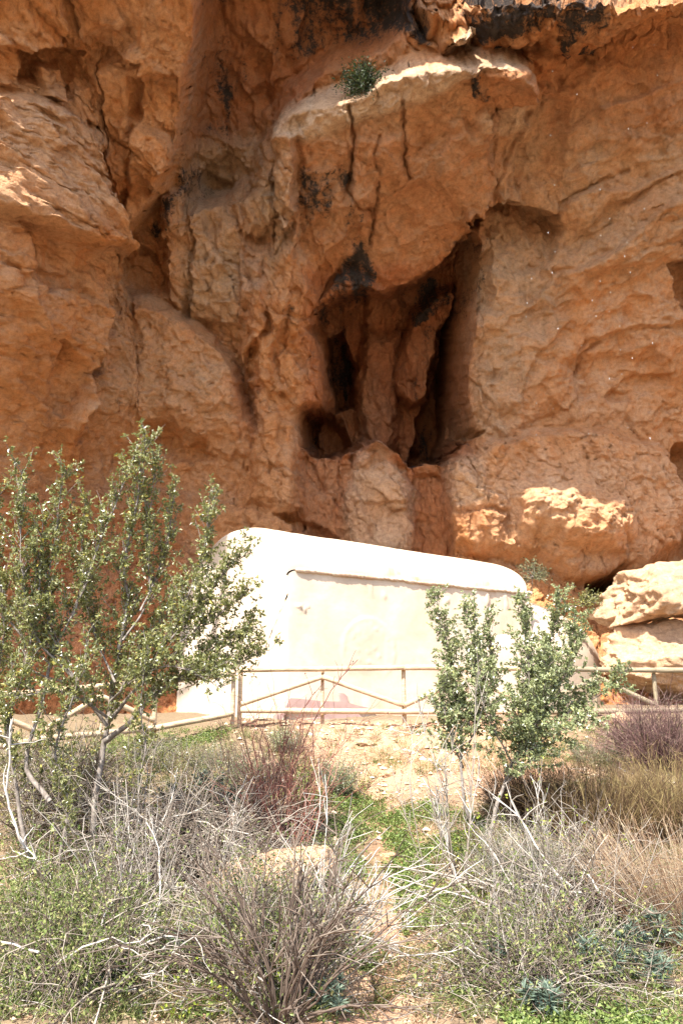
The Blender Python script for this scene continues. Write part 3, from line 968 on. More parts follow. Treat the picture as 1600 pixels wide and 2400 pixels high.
def section(n_wall=60, n_vault=90, n_back=30):
    """Cross-section from the foot of the front wall over the vault to the foot of the back wall: (across, up)."""
    ze, zb, top, mid = 2.42, 1.45, 3.56, 0.52
    w = [(0.0, z) for z in np.linspace(Z_BASE, ze, n_wall)]
    v = []
    for a in np.linspace(0, math.pi, n_vault):
        c, s = math.cos(a), math.sin(a)
        if c >= 0:
            p = 2.15
            v.append((mid - mid * abs(c) ** (2 / p) + 0.012, ze + 0.03 + (top - ze - 0.03) * abs(s) ** (2 / p)))
        else:
            p = 1.8
            v.append((mid + (1 - mid) * abs(c) ** (2 / p), zb + (top - zb) * abs(s) ** (2 / p)))
    bk = [(1.0, z) for z in np.linspace(zb, Z_BASE, n_back)][1:]
    return np.array(w), np.array(v), np.array(bk)


def nave_pts(sec, ls):
    """Points for every station along the nave."""
    out = np.zeros((len(ls), len(sec), 3))
    for i, l in enumerate(ls):
        r = 0.22
        k = 1.0
        if l < r: k = 1 - 0.010 * (1 - math.sqrt(max(0, 1 - ((r - l) / r) ** 2)))
        drop_ = 0.10 * l / CH_L
        a = 0.5 + (sec[:, 0] - 0.5) * k
        drop_ = drop_ * (1 + 1.6 * smooth(2.4, 3.5, sec[:, 1]))
        z = np.where(sec[:, 1] > 2.0, Z_BASE + (sec[:, 1] - Z_BASE) * (1 - 0.6 * (1 - k)), sec[:, 1]) - drop_ * smooth(0.5, 3, sec[:, 1])
        if l < r:
            z = np.where(sec[:, 1] > 2.0, z - 0.10 * (1 - math.sqrt(max(0, 1 - ((r - l) / r) ** 2))), z)
        out[i] = C0 + S_DIR * l + np.outer(a * CH_W, G_DIR)
        out[i, :, 2] = z
    return out


def build_chapel():
    root = empty('chapel', (C0[0], C0[1], -0.35))
    tag(root, 'small whitewashed barrel-vaulted chapel with a rounded apse below the cliff', 'chapel')
    ls = np.concatenate([[0, 0.01, 0.03, 0.06, 0.1, 0.15, 0.22], np.arange(0.26, CH_L, 0.04), [CH_L]])
    sw, sv, sb = section(90, 100, 20)
    nF = np.array([S_DIR[1], -S_DIR[0], 0])
    # front wall with rough plaster scars
    Wp = nave_pts(sw, ls)
    L = ls[:, None] * np.ones((1, len(sw))); Z = np.ones((len(ls), 1)) * sw[None, :, 1]
    h = 0.010 * fbm(L * 1.3, Z * 1.3, 2.0, 3) + 0.004 * fbm(L * 6, Z * 6, 1.0, 3)
    ax, az = 1.72, 0.98                                            # blocked arch
    ra = np.hypot(L - ax, (Z - az) * 0.95)
    inside = smooth(0.58, 0.54, ra) * smooth(0.45, 0.6, Z)
    rough = fbm(L * 9, Z * 9, 4.0, 3)
    h += inside * (0.006 + 0.016 * smooth(0.1, 0.6, rough)) + 0.012 * np.exp(-((ra - 0.58) / 0.03) ** 2) * smooth(0.45, 0.6, Z)
    patch = smooth(0.20, 0.08, np.hypot((L - 0.32), (Z - 1.72) * 1.8))
    h += patch * 0.05 * smooth(0.05, 0.4, fbm(L * 12, Z * 12, 4.5, 2))
    drips = smooth(0.32, 0.45, noise(L * 4.2, Z * 1.3, 9.0)) * smooth(1.95, 2.1, Z) * smooth(2.4, 2.3, Z)
    h += 0.03 * drips
    h += 0.05 * smooth(0.6, -0.6, Z)                               # wall swells towards its foot
    # worn brow of the wall base
    h *= smooth(0.0, 0.3, L)
    Wp += h[..., None] * nF
    stain = smooth(4.55, 4.9, L) * smooth(5.5, 5.1, L) * smooth(2.2, 1.2, Z) + 0.45 * smooth(1.7, 2.4, Z) * smooth(0.5, 5, L) + 0.75 * smooth(0.35, -0.35, Z)
    f = grid_faces(len(ls), len(sw))
    ob = make_mesh('side_wall', Wp.reshape(-1, 3), f, M_PLASTER, True, root, {'stain': np.clip(stain, 0, 1).ravel()})
    # vault
    sec = np.vstack([sv, sb])
    V = nave_pts(sec, ls)
    L = ls[:, None] * np.ones((1, len(sec))); T = np.linspace(0, 1, len(sec))[None, :] * np.ones((len(ls), 1))
    hv = 0.03 * fbm(L * 0.8, T * 5, 7.0, 3) + 0.006 * fbm(L * 5, T * 30, 3.0, 3)
    nv = np.zeros_like(V); nv[..., 2] = 1
    V += hv[..., None] * nv
    st = 0.9 * smooth(0.22, 0.40, noise(L * 1.9, T * 22, 2.2)) * smooth(0.13, 0.08, T) * smooth(1.6, 2.2, L)
    make_mesh('vault_roof', V.reshape(-1, 3), grid_faces(len(ls), len(sec)), M_PLASTER, True, root, {'stain': np.clip(st, 0, 1).ravel()})
    # end walls: section joined to its own shrunken copies
    for l, nm, sg in ((0.0, 'gable_wall', -1), (CH_L, 'end_wall', 1)):
        full = np.vstack([sw, sv, sb])
        ring = nave_pts(full, [l])[0]
        cen = (ring[0] + ring[-1]) / 2
        ks = np.linspace(1, 0.02, 24)
        G = np.array([cen + (ring - cen) * k for k in ks])
        G += (S_DIR * sg)[None, None, :] * (0.012 * fbm(G[..., 0] * 1.5, G[..., 1] * 1.5, G[..., 2] * 1.5, 3) + 0.05 * (1 - ks ** 6)[:, None] * 0.3)[..., None]
        fc = grid_faces(len(ks), len(full))
        make_mesh(nm, G.reshape(-1, 3), fc if sg < 0 else fc[:, ::-1], M_PLASTER, True, root, {'stain': np.zeros(G.shape[0] * G.shape[1])})
    # rough mortar drip line along the eave
    le = np.arange(0.14, CH_L + 0.05, 0.02)
    pts = np.array([C0 + S_DIR * l + nF * 0.020 for l in le])
    pts[:, 2] = 2.43 - 0.10 * le / CH_L + 0.02 * fbm(le * 3, 0 * le, 0.5, 3)
    rr = 0.040 + 0.018 * noise(le * 5, 0.3 + 0 * le, 1.0) + 0.012 * noise(le * 17, 0.3 + 0 * le, 2.0)
    v, q, t = tube_arrays(pts, np.clip(rr, 0.015, 1), 10)
    v[:, 2] = v[:, 2] + 0.012 * fbm(v[:, 0] * 20, v[:, 1] * 20, v[:, 2] * 20, 2)
    make_mesh('eave_drip', v, [q, t], M_PLASTER, True, root, {'stain': np.full(len(v), 0.8)})
    # apse: low domed end
    cen = C0 + S_DIR * (CH_L - 0.05) + G_DIR * 1.45
    nth, nz = 90, 50
    th = np.linspace(math.radians(-112), math.radians(75), nth)
    P = np.zeros((nz, nth, 3))
    zz = np.concatenate([np.linspace(Z_BASE, 0.75, 18, endpoint=False), 0.75 + 1.72 * np.sin(np.linspace(0, math.pi / 2, nz - 18))])
    side = np.array([S_DIR[1], -S_DIR[0], 0])
    for i, z in enumerate(zz):
        r = 1.0 if z <= 0.75 else max(0.0, 1 - ((z - 0.75) / 1.721) ** 2.0) ** (1 / 2.0)
        for j, a in enumerate(th):
            P[i, j] = cen + S_DIR * (3.6 * r * math.cos(a)) - side * (1.62 * r * math.sin(a)) * (1 if a > 0 else 0.95)
            P[i, j, 2] = z
    P += (0.015 * fbm(P[..., 0] * 2, P[..., 1] * 2, P[..., 2] * 2, 3))[..., None]
    make_mesh('apse', P.reshape(-1, 3), grid_faces(nz, nth), M_PLASTER, True, root, {'stain': np.zeros(nz * nth)})
    # cast shadow near the ground, painted as thin mauve slabs on the wall
    m_shadow = mat_simple('painted_shadow', [(0.3, (0.30, 0.20, 0.18)), (0.7, (0.38, 0.27, 0.24))], 6, 0.95, 0.4, 0.01)
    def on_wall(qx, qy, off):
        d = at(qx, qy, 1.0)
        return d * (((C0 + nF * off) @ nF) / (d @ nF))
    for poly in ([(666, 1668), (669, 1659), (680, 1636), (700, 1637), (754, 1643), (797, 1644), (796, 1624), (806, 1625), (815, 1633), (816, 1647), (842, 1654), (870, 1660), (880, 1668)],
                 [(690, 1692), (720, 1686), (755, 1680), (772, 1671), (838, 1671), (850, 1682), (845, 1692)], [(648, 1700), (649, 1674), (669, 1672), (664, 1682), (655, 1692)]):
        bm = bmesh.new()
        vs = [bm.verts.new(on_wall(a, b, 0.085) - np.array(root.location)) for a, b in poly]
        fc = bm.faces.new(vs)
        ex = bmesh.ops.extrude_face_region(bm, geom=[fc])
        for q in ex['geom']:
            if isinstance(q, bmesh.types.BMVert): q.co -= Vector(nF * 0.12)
        me = bpy.data.meshes.new('wall_shadow_patch'); bm.to_mesh(me); bm.free()
        me.materials.append(m_shadow)
        o = bpy.data.objects.new('wall_shadow_patch', me); COL.objects.link(o); o.parent = root
        o['label'] = 'mauve patch painted as a cast shadow'
    return root


CHAPEL = build_chapel()

# ------------------------------------------------------------------ timber fence
M_WOOD = mat_simple('weathered_pine', [(0.28, (0.30, 0.21, 0.13)), (0.5, (0.46, 0.34, 0.22)), (0.75, (0.56, 0.44, 0.31))], 6.0, 0.8, 0.4, 0.01, (1.0, 1.0, 5.0), spec=0.2)
M_WOOD_GREY = mat_simple('grey_weathered_pine', [(0.28, (0.17, 0.13, 0.085)), (0.55, (0.26, 0.215, 0.14)), (0.75, (0.33, 0.28, 0.20))], 6.0, 0.85, 0.4, 0.01, (1.0, 1.0, 5.0), spec=0.2)


def log_mesh(name, a, b, r, mat, parent, r2=None, seed=0):
    n = 14
    t = np.linspace(0, 1, n)[:, None]
    pts = np.asarray(a) * (1 - t) + np.asarray(b) * t
    L = np.linalg.norm(np.asarray(b) - np.asarray(a))
    pts = pts + 0.006 * np.stack([noise(t[:, 0] * L * 1.5, seed + 0.5, 0.2), noise(t[:, 0] * L * 1.5, seed + 3.5, 1.2), noise(t[:, 0] * L * 1.5, seed + 7.5, 2.2)], -1)
    rr = np.linspace(r, r2 or r, n) * (1 + 0.05 * noise(t[:, 0] * L * 3, seed + 1.1, 5.0))
    # bevelled ends
    pts = np.vstack([pts[0], pts[0] + (pts[1] - pts[0]) * 0.04, pts[1:-1], pts[-1] - (pts[-1] - pts[-2]) * 0.04, pts[-1]])
    rr = np.concatenate([[rr[0] * 0.88, rr[0]], rr[1:-1], [rr[-1], rr[-1] * 0.88]])
    v, q, tr = tube_arrays(pts, rr, 12)
    return make_mesh(name, v, [q, tr], mat, True, parent)


def build_fence():
    def bay_fence(root, posts, mats, apex_sets):
        """posts: list of (px, top-rail py, bottom-rail py, depth y)."""
        tops = [at(p[0], p[1], p[3]) for p in posts]; bots = [at(p[0], p[2], p[3]) for p in posts]
        for i, (tp, bt) in enumerate(zip(tops, bots)):
            gz = drop(bt[0], bt[1])
            base = bt.copy(); base[0] = tp[0]; base[2] = min(gz, bt[2] - 0.1) - 0.25
            head = tp.copy(); head[2] += 0.03 if i not in (len(posts) - 1,) else 0.16
            log_mesh('post', base, head, 0.038, mats[min(i, len(mats) - 1)], root, 0.035, i)
        back = np.array([0, -0.085, 0])
        for i in range(len(posts) - 1):
            m = mats[min(i, len(mats) - 1)]
            log_mesh('top_rail', tops[i] + back, tops[i + 1] + back, 0.047, m, root, 0.043, 20 + i)
            log_mesh('bottom_rail', bots[i] + back * 1.02, bots[i + 1] + back * 1.02, 0.046, m, root, 0.043, 40 + i)
        for (i, up) in apex_sets:
            m = mats[min(i, len(mats) - 1)]
            t0, t1, b0, b1 = tops[i], tops[i + 1], bots[i], bots[i + 1]
            mt = (t0 + t1) / 2; mb = (b0 + b1) / 2
            h = (mt - mb)
            lo0 = b0 + (t0 - b0) * 0.14; lo1 = b1 + (t1 - b1) * 0.14
            hi = mb + h * 0.80
            bk = back * 0.9
            log_mesh('brace', lo0 + bk + (hi - lo0) * 0.015, hi + bk, 0.044, m, root, 0.041, 60 + i)
            log_mesh('brace', hi + bk, lo1 + bk - (lo1 - hi) * 0.015, 0.043, m, root, 0.041, 70 + i)
            gz = drop(mb[0], mb[1])
            log_mesh('stud', np.array([mb[0], mb[1] + 0.02, gz - 0.2]), mt + np.array([0, 0.02, 0.06]), 0.03, m, root, 0.026, 80 + i)
    r = empty('timber_fence', at(945, 1690, 13.0))
    tag(r, 'pale round-pole timber fence with zigzag braces in front of the chapel', 'fence')
    bay_fence(r, [(565, 1570, 1664, 12.9), (945, 1565, 1668, 13.0), (1240, 1567, 1668, 13.1)], [M_WOOD], [(0, 1), (1, 1)])
    r2 = empty('timber_fence', at(367, 1710, 11.9))
    tag(r2, 'pale timber fence bays running down behind the leafy tree left of the chapel', 'fence')
    a565 = 548
    bay_fence(r2, [(-210, 1640, 1782, 10.2), (100, 1622, 1732, 11.2), (367, 1598, 1706, 12.1), (a565, 1580, 1672, 12.75)], [M_WOOD], [(0, 1), (1, 1)])
    r3 = empty('timber_fence', at(1530, 1640, 13.3))
    tag(r3, 'grey weathered fence bays at the right end beside the purple brush', 'fence')
    bay_fence(r3, [(1258, 1568, 1668, 13.12), (1530, 1571, 1665, 13.4), (1830, 1574, 1664, 13.6)], [M_WOOD_GREY], [(0, 1)])


build_fence()

# ------------------------------------------------------------------ boulders and stones
import bmesh


def rock(name, center, radii, seed, mat, sub=4, rough=0.10, cuts=9, flat=0.75, rotz=0.0, parent=None, tilt=0.0):
    bm = bmesh.new()
    bmesh.ops.create_icosphere(bm, subdivisions=sub, radius=1.0)
    v = np.array([q.co[:] for q in bm.verts], np.float32)
    f = np.array([[q.index for q in p.verts] for p in bm.faces], np.int32)
    bm.free()
    rg = np.random.default_rng(seed)
    d = v.copy(); k = np.ones(len(v), np.float32)
    for _ in range(cuts):
        n = rg.normal(size=3); n /= np.linalg.norm(n)
        o = rg.uniform(flat, 1.0)
        dn = d @ n
        k = np.minimum(k, np.where(dn > 0.05, o / np.maximum(dn, 0.05), 9))
    v = v * k[:, None]
    e = d * np.asarray(radii, np.float32) / float(np.mean(radii))
    r = 0.8 * rough * fbm(e[:, 0] * 1.6 + seed, e[:, 1] * 1.6, e[:, 2] * 1.6, 3) + 0.42 * rough * fbm(e[:, 0] * 5 + seed, e[:, 1] * 6, e[:, 2] * 6, 4)
    v = v * (1 + r[:, None]) * np.asarray(radii, np.float32)
    ct, st = math.cos(tilt), math.sin(tilt)
    v = np.stack([v[:, 0] * ct - v[:, 2] * st, v[:, 1], v[:, 0] * st + v[:, 2] * ct], -1)
    c, s = math.cos(rotz), math.sin(rotz)
    v = np.stack([v[:, 0] * c - v[:, 1] * s, v[:, 0] * s + v[:, 1] * c, v[:, 2]], -1)
    v = v + np.asarray(center, np.float32)
    return make_mesh(name, v, f, mat, True, parent, {'rock_mask': np.zeros((len(v), 3)), 'pale': np.full(len(v), 0.75)})


def gp(px, py, y0=4.0, y1=15.0):
    """Ground point that the photo shows at a pixel."""
    ys = np.linspace(y0, y1, 600)
    P = ys[:, None] * at(px, py, 1.0)[None, :]
    d = P[:, 2] - ground_z(P[:, 0], P[:, 1])
    i = np.nonzero(d <= 0)[0]
    i = i[0] if len(i) else int(np.argmin(np.abs(d)))
    p = P[i].copy(); p[2] = ground_z(p[0:1], p[1:2])[0]
    return p


M_STONE = mat_simple('pale_stone', [(0.28, (0.36, 0.25, 0.155)), (0.5, (0.47, 0.36, 0.24)), (0.75, (0.55, 0.45, 0.33))], 5.0, 0.9, 0.6, 0.03)
c = at(1612, 1384, 16.9)
tag(rock('boulder', c, (2.4, 1.35, 0.78), 3, M_ROCK, 6, 0.34, 22, 0.62, 0.1, tilt=0.20), 'big pale sunlit boulder slab leaning against the cliff foot right of the apse', 'boulder')
c = at(1610, 1556, 16.7)
tag(rock('boulder', c, (2.4, 1.15, 0.9), 5, M_ROCK, 6, 0.34, 22, 0.62, 0.0), 'low sunlit rock shelf under the big boulder behind the grey fence', 'boulder')
p = gp(640, 2110)
tag(rock('boulder', p + np.array([0, 0.25, 0.12]), (0.62, 0.4, 0.30), 8, M_ROCK, 6, 0.36, 14, 0.6, 0.3, tilt=0.2), 'pale limestone boulder half buried under the tangle of grey twigs', 'boulder')
p = gp(1330, 2190)
tag(rock('boulder', p + np.array([0, 0.2, 0.02]), (0.3, 0.25, 0.25), 9, M_ROCK, 4, 0.14, 9, 0.7, 0.3), 'ochre rock peeping through the twigs below the olive brush', 'boulder')
STONES = [(858, 1745, 0.14, 'rounded tan stone on the bare bank below the fence'), (880, 1878, 0.13, 'brown stone beside the green herbs on the bank'),
          (800, 2330, 0.26, 'dark slab of rock lying beside the bare earth runnel'), (955, 2360, 0.11, 'tan stone at the bottom of the earth runnel'),
          (950, 2300, 0.07, 'small white stone beside the earth runnel'), (915, 1815, 0.12, 'flat pale stone in the middle of the bare bank'),
          (1450, 1690, 0.22, 'tan rock at the fence foot beside the purple brush'), (1500, 1722, 0.14, 'pale stone below the purple brush'),
          (1360, 1700, 0.12, 'stone at the fence foot behind the right-hand shrub'), (905, 2010, 0.10, 'pale stone on the green patch edge near the runnel')]
for i, (sx, sy, r, lab) in enumerate(STONES):
    p = gp(sx, sy)
    tag(rock('stone', p + np.array([0, 0, r * 0.05]), (r * 1.1, r * 0.9, r * 0.6), 30 + i, M_ROCK, 4, 0.34, 10, 0.55, i * 0.7), lab, 'stone', 'stones on the bank')


def build_gravel():
    g = Geo()
    rg = np.random.default_rng(5)
    base = np.array([[1, 0, 0], [0.3, 0.9, 0.1], [-0.8, 0.5, 0], [-0.7, -0.6, 0.1], [0.4, -0.9, 0], [0.1, 0.1, 0.7], [0, 0, -0.5]])
    tri = np.array([[0, 1, 5], [1, 2, 5], [2, 3, 5], [3, 4, 5], [4, 0, 5], [1, 0, 6], [2, 1, 6], [3, 2, 6], [4, 3, 6], [0, 4, 6]])
    k = 2600
    up_ = rg.random(k) < 0.55
    px = np.where(rg.random(k) < 0.3, rg.uniform(0, 1600, k), rg.uniform(560, 1420, k))
    y = np.where(up_, rg.uniform(10, 13.6, k), rg.uniform(6, 13.4, k))
    x = (px - 800) / FPX * y
    r = 0.012 + 0.05 * rg.random(k) ** 4
    a = rg.uniform(0, 6.28, k); c_, s_ = np.cos(a)[:, None], np.sin(a)[:, None]
    v = base[None] * (r[:, None, None] * rg.uniform(0.6, 1.3, (k, 7, 1)))
    v = np.stack([v[..., 0] * c_ - v[..., 1] * s_, v[..., 0] * s_ + v[..., 1] * c_, v[..., 2]], -1)
    v = v + np.stack([x, y, ground_z(x, y) + r * 0.15], -1)[:, None, :]
    g.add(v.reshape(-1, 3), None, (tri[None] + (np.arange(k) * 7)[:, None, None]).reshape(-1, 3), np.repeat(rg.random(k), 7))
    m = mat_simple('gravel_stone', [(0.3, (0.4, 0.3, 0.2)), (0.7, (0.5, 0.4, 0.3))], 20, 0.9, 0, tint=[(0.0, (0.40, 0.24, 0.14)), (0.5, (0.52, 0.38, 0.25)), (1.0, (0.66, 0.57, 0.45))])
    o = g.build('gravel', m, None, False)
    tag(o, 'loose stones and clods scattered over the bank', None, kind='stuff')


build_gravel()

# ------------------------------------------------------------------ plants
M_BARK = mat_simple('grey_bark', [(0.3, (0.11, 0.09, 0.075)), (0.55, (0.22, 0.19, 0.165)), (0.75, (0.34, 0.31, 0.28))], 18, 0.9, 0.4, 0.006, spec=0.15)
M_TWIG = mat_simple('dry_twigs', [(0.3, (0.3, 0.2, 0.1)), (0.7, (0.4, 0.3, 0.2))], 25, 0.9, 0,
                    tint=[(0.0, (0.055, 0.038, 0.028)), (0.30, (0.135, 0.10, 0.078)), (0.6, (0.265, 0.225, 0.18)), (0.85, (0.37, 0.335, 0.29)), (1.0, (0.45, 0.42, 0.38))], spec=0.15)
M_RED = mat_simple('red_canes', [(0.3, (0.3, 0.1, 0.1)), (0.7, (0.4, 0.2, 0.1))], 25, 0.7, 0,
                   tint=[(0.0, (0.09, 0.03, 0.025)), (0.5, (0.27, 0.10, 0.075)), (1.0, (0.40, 0.25, 0.18))])
M_PURPLE = mat_simple('purple_twigs', [(0.3, (0.3, 0.1, 0.1)), (0.7, (0.4, 0.2, 0.1))], 25, 0.85, 0,
                      tint=[(0.0, (0.05, 0.028, 0.026)), (0.5, (0.145, 0.078, 0.070)), (1.0, (0.30, 0.205, 0.17))])
M_BROOM = mat_simple('broom_stems', [(0.3, (0.3, 0.1, 0.1)), (0.7, (0.4, 0.2, 0.1))], 25, 0.85, 0,
                     tint=[(0.0, (0.035, 0.02, 0.012)), (0.4, (0.12, 0.070, 0.038)), (0.75, (0.22, 0.155, 0.065)), (1.0, (0.36, 0.285, 0.12))])
M_STRAW = mat_simple('straw', [(0.3, (0.3, 0.1, 0.1)), (0.7, (0.4, 0.2, 0.1))], 25, 0.8, 0,
                     tint=[(0.0, (0.17, 0.085, 0.05)), (0.5, (0.33, 0.225, 0.135)), (1.0, (0.50, 0.41, 0.28))])
L_OLIVE = mat_leaf('olive_leaves', [(0.0, (0.06, 0.072, 0.022)), (0.5, (0.18, 0.19, 0.066)), (0.9, (0.32, 0.315, 0.14)), (0.96, (0.34, 0.31, 0.08)), (1.0, (0.46, 0.40, 0.09))], 0.32, 0.7, 0.28)
L_SILVER = mat_leaf('silver_green_leaves', [(0.0, (0.075, 0.095, 0.036)), (0.5, (0.22, 0.25, 0.115)), (0.9, (0.40, 0.42, 0.23)), (1.0, (0.45, 0.43, 0.14))], 0.32, 0.7, 0.28)
L_EUPH = mat_leaf('blue_green_leaves', [(0.0, (0.045, 0.07, 0.055)), (0.6, (0.12, 0.17, 0.125)), (1.0, (0.22, 0.27, 0.19))], 0.5, 0.4, 0.2)
L_HERB = mat_leaf('fresh_green_herbs', [(0.0, (0.06, 0.09, 0.022)), (0.5, (0.145, 0.205, 0.052)), (1.0, (0.27, 0.32, 0.10))], 0.5, 0.4, 0.3)
L_GREY = mat_leaf('grey_green_herbs', [(0.0, (0.05, 0.06, 0.03)), (0.5, (0.14, 0.15, 0.075)), (0.85, (0.25, 0.245, 0.13)), (1.0, (0.36, 0.31, 0.18))], 0.7, 0.3, 0.25)
L_LIME = mat_leaf('yellow_green_leaves', [(0.0, (0.11, 0.16, 0.02)), (0.5, (0.24, 0.31, 0.04)), (1.0, (0.42, 0.44, 0.07))], 0.5, 0.4, 0.35)
L_DARK = mat_leaf('dark_evergreen_leaves', [(0.0, (0.012, 0.022, 0.008)), (0.6, (0.04, 0.065, 0.02)), (1.0, (0.09, 0.12, 0.04))], 0.5, 0.4, 0.15)


def unit(v):
    v = np.asarray(v, float)
    return v / (np.linalg.norm(v, axis=-1, keepdims=True) + 1e-9)


def leaves_mesh(g, pos, dirs, length, width, rg, tint=None, fold=0.25):
    """Leaf blades: a folded, pointed blade."""
    n = len(pos)
    if n == 0: return
    d = unit(dirs)
    up = unit(rg.normal(size=(n, 3)) + np.array([0, -0.35, 0.7]))
    s = unit(np.cross(d, up)); nn = np.cross(s, d)
    L = length * rg.uniform(0.45, 1.35, (n, 1)); Wd = width * rg.uniform(0.55, 1.3, (n, 1))
    tip = pos + d * L - nn * L * 0.08
    l = pos + d * L * 0.45 + s * Wd * 0.5 + nn * Wd * fold
    r = pos + d * L * 0.45 - s * Wd * 0.5 + nn * Wd * fold
    v = np.stack([pos, l, tip, r], 1).reshape(-1, 3)
    i = np.arange(n)[:, None] * 4
    t = np.concatenate([i + np.array([[0, 1, 2]]), i + np.array([[0, 2, 3]])], 0)
    if tint is None: tint = rg.random(n)
    g.add(v, None, t, np.repeat(tint, 4))


def blades_mesh(g, pos, dirs, length, width, rg, tint=None, bend=0.3):
    """Narrow bent blades."""
    n = len(pos)
    if n == 0: return
    d = unit(dirs)
    side = unit(np.cross(d, unit(rg.normal(size=(n, 3)))))
    hor = unit(np.stack([d[:, 0], d[:, 1], 0 * d[:, 2]], -1) + 1e-3)
    L = length * rg.uniform(0.5, 1.3, (n, 1)); Wd = width * rg.uniform(0.7, 1.2, (n, 1))
    m = pos + d * L * 0.55
    tip = pos + d * L + hor * L * bend - np.array([0, 0, 1]) * L * bend * 0.5
    v = np.stack([pos - side * Wd / 2, pos + side * Wd / 2, m + side * Wd * 0.4, m - side * Wd * 0.4, tip], 1).reshape(-1, 3)
    i = np.arange(n)[:, None] * 5
    g.add(v, i + np.array([[0, 1, 2, 3]]), i + np.array([[3, 2, 4]]), np.repeat(rg.random(n) if tint is None else tint, 5))


def wander(p, d, L, n, rg, wob=0.18, grav=0.0):
    """Polyline from p along d, wandering; grav > 0 pulls up, < 0 down."""
    pts = [np.array(p, float)]; d = unit(d)
    for i in range(n):
        d = unit(d + rg.normal(size=3) * wob + np.array([0, 0, grav]))
        pts.append(pts[-1] + d * L / n)
    return np.array(pts)


def wander_many(P, D, L, n, rg, wob=0.18, grav=0.0):
    """Many wandering polylines at once: (count, n + 1, 3)."""
    P = np.asarray(P, float); d = unit(D); L = np.asarray(L, float).reshape(-1, 1)
    out = [P]
    for i in range(n):
        d = unit(d + rg.normal(size=d.shape) * wob + np.array([0, 0, grav]))
        out.append(out[-1] + d * L / n)
    return np.stack(out, 1)


def add_tubes(g, pts, radii, sides, tint):
    """Many tubes of equal point count; radii (count, m) or (count, 1); tint (count,) or (count, m)."""
    c, m, _ = pts.shape
    if c == 0: return
    t = unit(np.gradient(pts, axis=1))
    ref = np.where(np.abs(t[:, :1, 2:3]) < 0.9, np.array([[[0.31, 0.17, 0.93]]]), np.array([[[1.0, 0.2, 0.1]]]))
    a = unit(np.cross(t, np.broadcast_to(ref, t.shape))); b = np.cross(t, a)
    ang = np.arange(sides) * 2 * math.pi / sides
    r = np.broadcast_to(np.asarray(radii, float), (c, m))[..., None, None]
    ring = a[:, :, None, :] * np.cos(ang)[:, None] + b[:, :, None, :] * np.sin(ang)[:, None]
    v = (pts[:, :, None, :] + ring * r).reshape(-1, 3)
    i = np.arange(m - 1)[:, None] * sides + np.arange(sides)[None, :]
    j = np.arange(m - 1)[:, None] * sides + (np.arange(sides)[None, :] + 1) % sides
    q = np.stack([i, j, j + sides, i + sides], -1).reshape(1, -1, 4) + (np.arange(c) * m * sides)[:, None, None]
    tint = np.asarray(tint, float)
    if tint.ndim == 1: tint = np.repeat(tint[:, None], m, 1)
    g.add(v, q.reshape(-1, 4), None, np.repeat(tint.reshape(-1), sides))


def pick(pts, q):
    """Point q of every polyline."""
    return pts[np.arange(len(pts)), q]


def resample(pts, step):
    pts = np.asarray(pts, float)
    s = np.concatenate([[0], np.cumsum(np.linalg.norm(np.diff(pts, axis=0), axis=1))])
    n = max(2, int(s[-1] / step) + 1)
    u = np.linspace(0, s[-1], n)
    return np.stack([np.interp(u, s, pts[:, k]) for k in range(3)], -1), s[-1]


